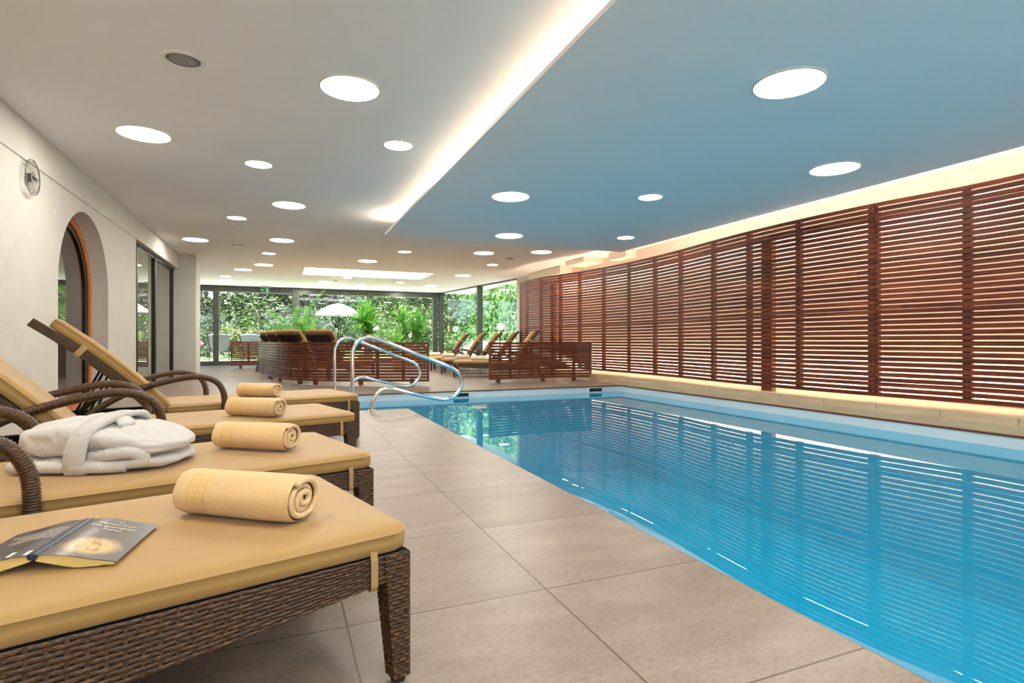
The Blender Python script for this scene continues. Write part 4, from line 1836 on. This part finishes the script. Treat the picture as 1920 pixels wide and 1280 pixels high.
# ---------------------------------------------------------------- potted plants
def strap_plant(label, x, y, heads, n, L, wd, planter, name='potted_yucca', mm='yucca', seed=1):
    """heads: (dx, dy, z) crown positions on stems"""
    rnd = random.Random(seed)
    t = empty(name, (x, y, 0))
    tag(t, label, 'potted plant', 'potted plants behind the low screens')
    if planter == 'box':
        b = MB()
        b.rings([[(-.22, -.22, 0), (.22, -.22, 0), (.22, .22, 0), (-.22, .22, 0)], [(-.26, -.26, .55), (.26, -.26, .55), (.26, .26, .55), (-.26, .26, .55)]])
        po = b.build('planter', M['terracotta'], t)
        bevel(po, .01)
        b = MB()
        b.box((-.28, -.28, .52), (.28, .28, .57))
        b.build('planter_rim', M['terracotta'], t)
        b = MB()
        b.box((-.24, -.24, .57), (.24, .24, .572))
        b.build('soil', M['soil'], t)
        z0 = .56
    else:
        b = MB()
        b.lathe([(.0005, 0), (.15, 0), (.20, .36), (.21, .36), (.21, .40), (.18, .40), (.17, .36), (.0005, .36)], k=28)
        b.build('planter', M['terracotta'], t, True, autosm=.5)
        b = MB()
        b.lathe([(.0005, .361), (.17, .361), (.17, .365), (.0005, .368)], k=20)
        b.build('soil', M['soil'], t)
        z0 = .36
    for (dx, dy, hz) in heads:
        b = MB()
        b.tube(resample([(dx * .3, dy * .3, z0 - .02), (dx * .6, dy * .6, (z0 + hz) / 2), (dx, dy, hz)], .05), .022, 8)
        st = b.build('stem', M['trunk'], t, True)
        b = MB()
        for i in range(n):
            az = rnd.random() * 2 * PI
            el = math.radians(rnd.uniform(-15, 82))
            l = L * rnd.uniform(.75, 1.15)
            base = Vector((dx, dy, hz - rnd.random() * .18))
            dirv = Vector((math.cos(az) * math.cos(el), math.sin(az) * math.cos(el), math.sin(el)))
            side = Vector((-math.sin(az), math.cos(az), 0))
            p = base.copy()
            ring = []
            m = 7
            dd = dirv.copy()
            droop = rnd.uniform(.10, .26)
            for k in range(m + 1):
                u = k / m
                w_ = wd * (math.sin(min(1, u * 1.15 + .18) * PI) ** .8 if u < .93 else .06)
                w_ = max(w_, .0015)
                nn = dd.cross(side).normalized()
                ring.append([p - side * w_, p + nn * w_ * .35, p + side * w_])
                p = p + dd * l / m
                dd = (dd + Vector((0, 0, -droop * (.3 + u)))).normalized()
            b.rings(ring, False, False)
        b.build('leaves', M[mm], t, True, recalc=False)
    return t


strap_plant('tall leafy yucca standing behind the middle of the curved low screen', 2.22, 16.3, [(0, 0, 1.42), (.12, .1, 1.15)], 70, .98, .036, 'pot', seed=2)
strap_plant('biggest many-stemmed yucca in a wooden box planter by the side window', 4.15, 19.35, [(-.25, 0, 1.55), (.15, -.1, 1.25), (.42, .1, 1.42), (-.1, .15, 1.0), (.3, .0, .95)], 60, .86, .028, 'box', seed=5)
strap_plant('small spiky yucca between the two large ones', 2.98, 15.2, [(0, 0, .78)], 28, .72, .026, 'pot', seed=8)


# feathery palm on the left
def palm(label, x, y):
    rnd = random.Random(11)
    t = empty('potted_palm', (x, y, 0))
    tag(t, label, 'potted plant', 'potted plants behind the low screens')
    b = MB()
    b.lathe([(.0005, 0), (.15, 0), (.20, .36), (.21, .36), (.21, .40), (.18, .40), (.17, .36), (.0005, .36)], k=28)
    b.build('planter', M['terracotta'], t, True, autosm=.5)
    for i in range(18):
        az = rnd.random() * 2 * PI
        el = math.radians(rnd.uniform(35, 80))
        p = Vector((0, 0, .38))
        dd = Vector((math.cos(az) * math.cos(el), math.sin(az) * math.cos(el), math.sin(el)))
        side = Vector((-math.sin(az), math.cos(az), 0))
        pts = []
        Lf = rnd.uniform(1.3, 2.1)
        for k in range(15):
            pts.append(p.copy())
            p = p + dd * Lf / 14
            dd = (dd + Vector((0, 0, -.075 - .004 * k))).normalized()
        b = MB()
        b.tube(pts, .006, 6)
        for k in range(4, 15):
            q = pts[k]
            tg = (pts[k] - pts[k - 1]).normalized()
            for sg in (-1, 1):
                for h_ in (0, .5):
                    q2 = q + tg * h_ * Lf / 14
                    l = .30 * math.sin((k - 3) / 13 * PI) ** .6 + .05
                    dv = (side * sg + tg * .55 + Vector((0, 0, -.15))).normalized()
                    wv = tg * .020
                    b.quad(q2 - wv, q2 + dv * l * .5 - wv * .9 + Vector((0, 0, .01)), q2 + dv * l, q2 + dv * l * .5 + wv * .9 + Vector((0, 0, .01)))
        b.build('frond', M['yucca'], t, False, recalc=False)
    return t


palm('feathery potted palm behind the overlapping lounger backs, left of the yuccas', .45, 18.3)
strap_plant('short bushy strap-leaved plant beside the feathery palm', .95, 17.6, [(0, 0, .95), (-.3, .1, 1.12)], 34, .7, .030, 'pot', seed=14)

# ---------------------------------------------------------------- garden
g_ = MB()
g_.quad((-40, 20.45, -.05), (40, 20.45, -.05), (40, 75, -.05), (-40, 75, -.05))
struct('garden_lawn', g_, M['lawn'], 'green lawn of the garden')
g_ = MB()
g_.box((-14, 20.45, -.2), (14, 27, -.03))
g_.box((7.16, 12, -.2), (14, 20.45, -.03))
g_.box((-14, -16, -.2), (16, -5.15, -.03))  # unseen near-end paving, added to bounce sunlight up into the hall
g_.box((-14, 20.36, -.12), (14, 20.46, .0))
struct('terrace', g_, M['paving'], 'pale paved terrace outside the windows')


def leaves(mb, c, rad, n, size, rnd, shell=.45, flat=1.0):
    c = Vector(c)
    for _ in range(n):
        d_ = Vector((rnd.gauss(0, 1), rnd.gauss(0, 1), rnd.gauss(0, 1))).normalized()
        r = shell + (1 - shell) * rnd.random()
        p = c + Vector((d_.x * rad[0], d_.y * rad[1], d_.z * rad[2])) * r
        a = Vector((rnd.gauss(0, 1), rnd.gauss(0, 1), rnd.gauss(0, .7))).normalized()
        b_ = a.orthogonal().normalized()
        b_.rotate(Matrix.Rotation(rnd.random() * 6.28, 3, a))
        s_ = size * rnd.uniform(.6, 1.3)
        mb.quad(p - a * s_, p + b_ * s_ * .5, p + a * s_, p - b_ * s_ * .5)


def tree(label, x, y, h, rx, rz, mm, name='garden_tree', n=1400, size=.16, cat='tree', clusters=9, seed=0, trunk=True, lowest=None, grp='trees and bushes in the garden'):
    rnd = random.Random(seed * 13 + 1)
    t = empty(name, (x, y, -.05))
    tag(t, label, cat, grp)
    zc = h - rz
    if trunk:
        b = MB()
        b.tube([(0, 0, 0), (.05, 0, zc * .5), (0, .05, zc), (.1, 0, zc + rz * .4)], .12, 8, rf=lambda i: (.16, .13, .09, .04)[i])
        for k in range(5):
            a = rnd.random() * 6.28
            b.tube([(0, 0, zc * .6), (math.cos(a) * rx * .4, math.sin(a) * rx * .4, zc), (math.cos(a) * rx * .7, math.sin(a) * rx * .7, zc + rz * .4)], .05, 6, rf=lambda i: (.06, .04, .015)[i])
        b.build('trunk', M['trunk'], t, True)
    b = MB()
    lo = .3 if lowest is None else lowest
    for k in range(clusters):
        a = rnd.random() * 6.28
        u = rnd.random() ** .6
        zz = rnd.uniform(-.75, .75)
        cc = (math.cos(a) * rx * u * .7, math.sin(a) * rx * u * .7, max(lo, zc + zz * rz))
        q = rnd.uniform(.32, .55)
        leaves(b, cc, (rx * q, rx * q, rz * q * .8), n // clusters, size, rnd)
    b.build('foliage', M[mm], t, False, recalc=False)
    return t


TR = [
    ('thin weeping bare-branched tree at the far left window', -6.2, 40, 4.9, 2.6, 2.0, 'leaf_pale', 700, .10),
    ('tall blue-green conifer near the left window post', -4.0, 37, 7.5, 2.2, 3.4, 'leaf_blue', 2600, .14),
    ('broad light green tree filling the second window pane', -1.2, 36, 8.5, 3.0, 4.0, 'leaf', 3400, .15),
    ('purple-leaved tree behind the window post', 1.3, 37, 8.0, 2.4, 3.8, 'leaf_purple', 2600, .14),
    ('dark green tree behind the white parasol', 4.2, 42, 9.0, 3.2, 4.3, 'leaf_blue', 3000, .17),
    ('bright green tree right of the white parasol', 6.8, 36, 8.0, 2.8, 3.9, 'leaf', 3200, .15),
    ('large green tree at the right end of the window wall', 9.8, 34, 8.0, 3.0, 3.9, 'leaf', 3200, .15),
    ('far rounded tree between the conifer and the window post', -8.6, 48, 4.2, 3.6, 1.9, 'leaf_blue', 2000, .18),
    ('far green tree at the back of the garden', 1.5, 52, 11, 6.0, 5.2, 'leaf', 3600, .26),
    ('far dark tree at the back of the garden behind the parasol', 9.5, 50, 12, 6.5, 5.6, 'leaf_blue', 3600, .28),
    ('far pale tree at the back left of the garden', -4.5, 54, 5.0, 4.5, 2.3, 'leaf_pale', 2400, .24),
]
for i, (lab, x, y, h, rx, rz, mm, n, sz) in enumerate(TR):
    tree(lab, x, y, h, rx, rz, mm, n=n, size=sz, seed=i, clusters=16)
BU = [
    ('pale bush with yellow flowers at the left end of the terrace', -4.2, 28.5, 1.3, 1.0, .7, 'leaf_pale'),
    ('yellowish bush between the garden chairs and the small screen', -1.6, 31, 1.7, 1.3, .9, 'leaf_pale'),
    ('blue-green bush behind the overlapping lounger backs', .6, 31, 2.1, 1.5, 1.1, 'leaf_blue'),
    ('white-flowering bush under the parasol', 2.6, 33.5, 1.6, 1.5, .9, 'leaf_pale'),
    ('long green bush below the parasol, left', 1.0, 34.5, 3.0, 2.6, 1.6, 'leaf_blue'),
    ('green bush right of the parasol pole', 4.9, 31, 2.2, 1.9, 1.2, 'leaf'),
    ('green bush at the right end of the terrace', 7.2, 29, 2.6, 1.8, 1.4, 'leaf'),
    ('dark bush behind the garden chairs', -3.2, 33, 2.3, 1.7, 1.3, 'leaf_blue'),
    ('dense bush left of the left window post', -6.3, 33, 2.2, 1.9, 1.2, 'leaf'),
]
for i, (lab, x, y, h, rx, rz, mm) in enumerate(BU):
    tree(lab, x, y, h, rx, rz, mm, name='garden_bush', n=1500, size=.09, cat='bush', clusters=9, seed=40 + i, trunk=False, lowest=.25)
tree('pink flowers by the left garden chair', -3.35, 26.6, .95, .35, .4, 'flower', name='flower_clump', n=220, size=.05, cat='flowers', clusters=5, seed=77, trunk=False, lowest=.03)

# tall hedge closing the garden
b = MB()
rnd = random.Random(5)
for _ in range(17000):
    p = Vector((rnd.uniform(-18, 26), 57 + rnd.uniform(-1, 1), rnd.uniform(0, 1) ** .9 * (5.0 + 1.5 * noise.noise(Vector((_ * .001, 0, 0))))))
    if p.x > -1:
        p.z *= 1.9
    elif p.x < -2:
        p.z *= .5
    a = Vector((rnd.gauss(0, 1), rnd.gauss(0, .6), rnd.gauss(0, 1))).normalized()
    b_ = a.orthogonal().normalized()
    b.quad(p - a * .5, p + b_ * .3, p + a * .5, p - b_ * .3)
tag(b.build('tall_hedge', M['leaf'], None, recalc=False), 'tall dense hedge closing the back of the garden', 'hedge', None, 'stuff')

# ivy wall with stone base beside the side window
b = MB()
b.box((9.2, 11, -.05), (9.7, 30, .80))
tag(b.build('garden_wall', M['stone_wall']), 'low rough stone wall outside the side window, ivy above it', 'stone wall')
b = MB()
rnd = random.Random(9)
for _ in range(16000):
    y = rnd.uniform(11, 32)
    z = rnd.uniform(.62, 4.6)
    x = 9.55 + (z - .6) * .12 + noise.noise(Vector((y * .8, z * .9, 0))) * .35 + rnd.uniform(-.12, .2) - (.25 if z < 1.2 else 0)
    p = Vector((x, y, z))
    a = Vector((rnd.gauss(-.2, .5), rnd.gauss(0, 1), rnd.gauss(0, 1))).normalized()
    b_ = a.cross(Vector((-1, rnd.gauss(0, .4), rnd.gauss(.3, .4)))).normalized()
    s_ = rnd.uniform(.06, .12)
    b.poly([p - a * s_, p - a * s_ * .2 + b_ * s_ * .8, p + a * s_, p - a * s_ * .2 - b_ * s_ * .8])
tag(b.build('ivy_hedge', M['ivy'], None, recalc=False), 'wall of glossy ivy leaves outside the side window', 'ivy', None, 'stuff')
b = MB()
b.box((9.9, 11, .8), (10.3, 32, 4.4))
struct('garden_bank', b, M['lawn'], 'green bank behind the ivy')


# parasol
t = empty('garden_parasol', (2.88, 31.3, -.05))
tag(t, 'open white parasol standing in the garden', 'parasol')
b = MB()
R = []
k_ = 48
for r, z in ((.02, 2.86), (.3, 2.80), (.6, 2.68), (.9, 2.50), (1.15, 2.30), (1.17, 2.20)):
    R.append([(r * math.cos(2 * PI * j / k_) * (1 - .03 * abs(math.sin(4 * 2 * PI * j / k_))), r * math.sin(2 * PI * j / k_), z) for j in range(k_)])
b.rings(R, True, False)
b.build('canopy', M['umbrella'], t, True, recalc=False)
b = MB()
b.tube([(0, 0, 0), (0, 0, 2.9)], .022, 10)
b.build('pole', M['black_metal'], t, True)
b = MB()
b.lathe([(.0005, 0), (.3, 0), (.3, .06), (.04, .10), (.0005, .10)], k=24)
b.build('base', M['grey_plate'], t, True, autosm=.5)

# globe lamps
for (x, y, z, lab) in ((3.48, 22.4, 1.28, 'white globe garden lamp left of the small yucca'),
                       (4.96, 22.9, 1.03, 'white globe garden lamp behind the biggest yucca'),
                       (7.25, 18.6, 1.28, 'white globe outside the side window, standing in for a lamp reflected in the glass')):  # last globe models a reflection in the side glass as an object
    t = empty('globe_lamp', (x, y, -.03))
    tag(t, lab, 'garden lamp', 'white globe lamps in the garden')
    b = MB()
    b.tube([(0, 0, 0), (0, 0, z)], .02, 10)
    b.build('lamp_post', M['black_metal'], t, True)
    b = MB()
    k = 24
    b.lathe([(max(.0005, .125 * math.sin(PI * i / 14)), z + .05 - .125 * math.cos(PI * i / 14)) for i in range(15)], k=k)
    b.build('lamp_globe', M['globe'], t, True)


# garden chairs with tall curved backs
def garden_chair(x, y, rz, lab):
    t = empty('garden_chair', (x, y, -.03), rz)
    tag(t, lab, 'garden chair', 'dark garden chairs on the terrace')
    b = MB()
    n = 16
    R = []
    for i in range(n + 1):
        u = i / n * 2 - 1
        R.append([(u * .30, -.22 + .08 * u * u, .38), (u * .36, -.42 + .08 * u * u, 1.06), (u * .36, -.44 + .08 * u * u, 1.06), (u * .30, -.25 + .08 * u * u, .38)])
    b.rings(R)
    b.build('backrest', M['garden_chair'], t, True, autosm=.6)
    b = MB()
    b.tube(resample([(-.365, -.35, 1.05), (0, -.43, 1.09), (.365, -.35, 1.05)], .05), .018, 8)
    b.build('head_rail', M['brushed'], t, True)
    b = MB()
    b.box((-.30, -.25, .36), (.30, .30, .42))
    bevel(b.build('seat', M['garden_chair'], t), .02)
    for sx in (-1, 1):
        b = MB()
        b.box((sx * .34 - .025, -.25, .58), (sx * .34 + .025, .28, .61))
        b.build('armrest', M['garden_chair'], t)
        for yy in (-.22, .25):
            b = MB()
            b.beam((sx * .34, yy, 0), (sx * .34, yy, .58), .045, .03)
            b.build('leg', M['black_metal'], t)
    b = MB()
    b.tube(resample([(-.34, .05, .22), (0, .1, .10), (.34, .05, .22)], .05), .014, 8)
    b.build('stretcher', M['black_metal'], t, True)
    return t


garden_chair(-2.2, 24.7, .1, 'tall-backed dark garden chair behind the left window post')
garden_chair(-1.05, 24.9, -.1, 'tall-backed garden chair beyond the small low screen')
# garden table outside the right corner
t = empty('garden_table', (6.75, 20.6, -.03))
tag(t, 'pale garden table outside the window corner, right of the biggest yucca', 'garden table')
b = MB()
b.box((-.45, -.35, .76), (.45, .35, .79))
bevel(b.build('table_top', M['brushed'], t), .008)
for sx in (-1, 1):
    for sy in (-1, 1):
        b = MB()
        b.beam((sx * .38, sy * .28, 0), (sx * .38, sy * .28, .76), .03, .03)
        b.build('leg', M['black_metal'], t)
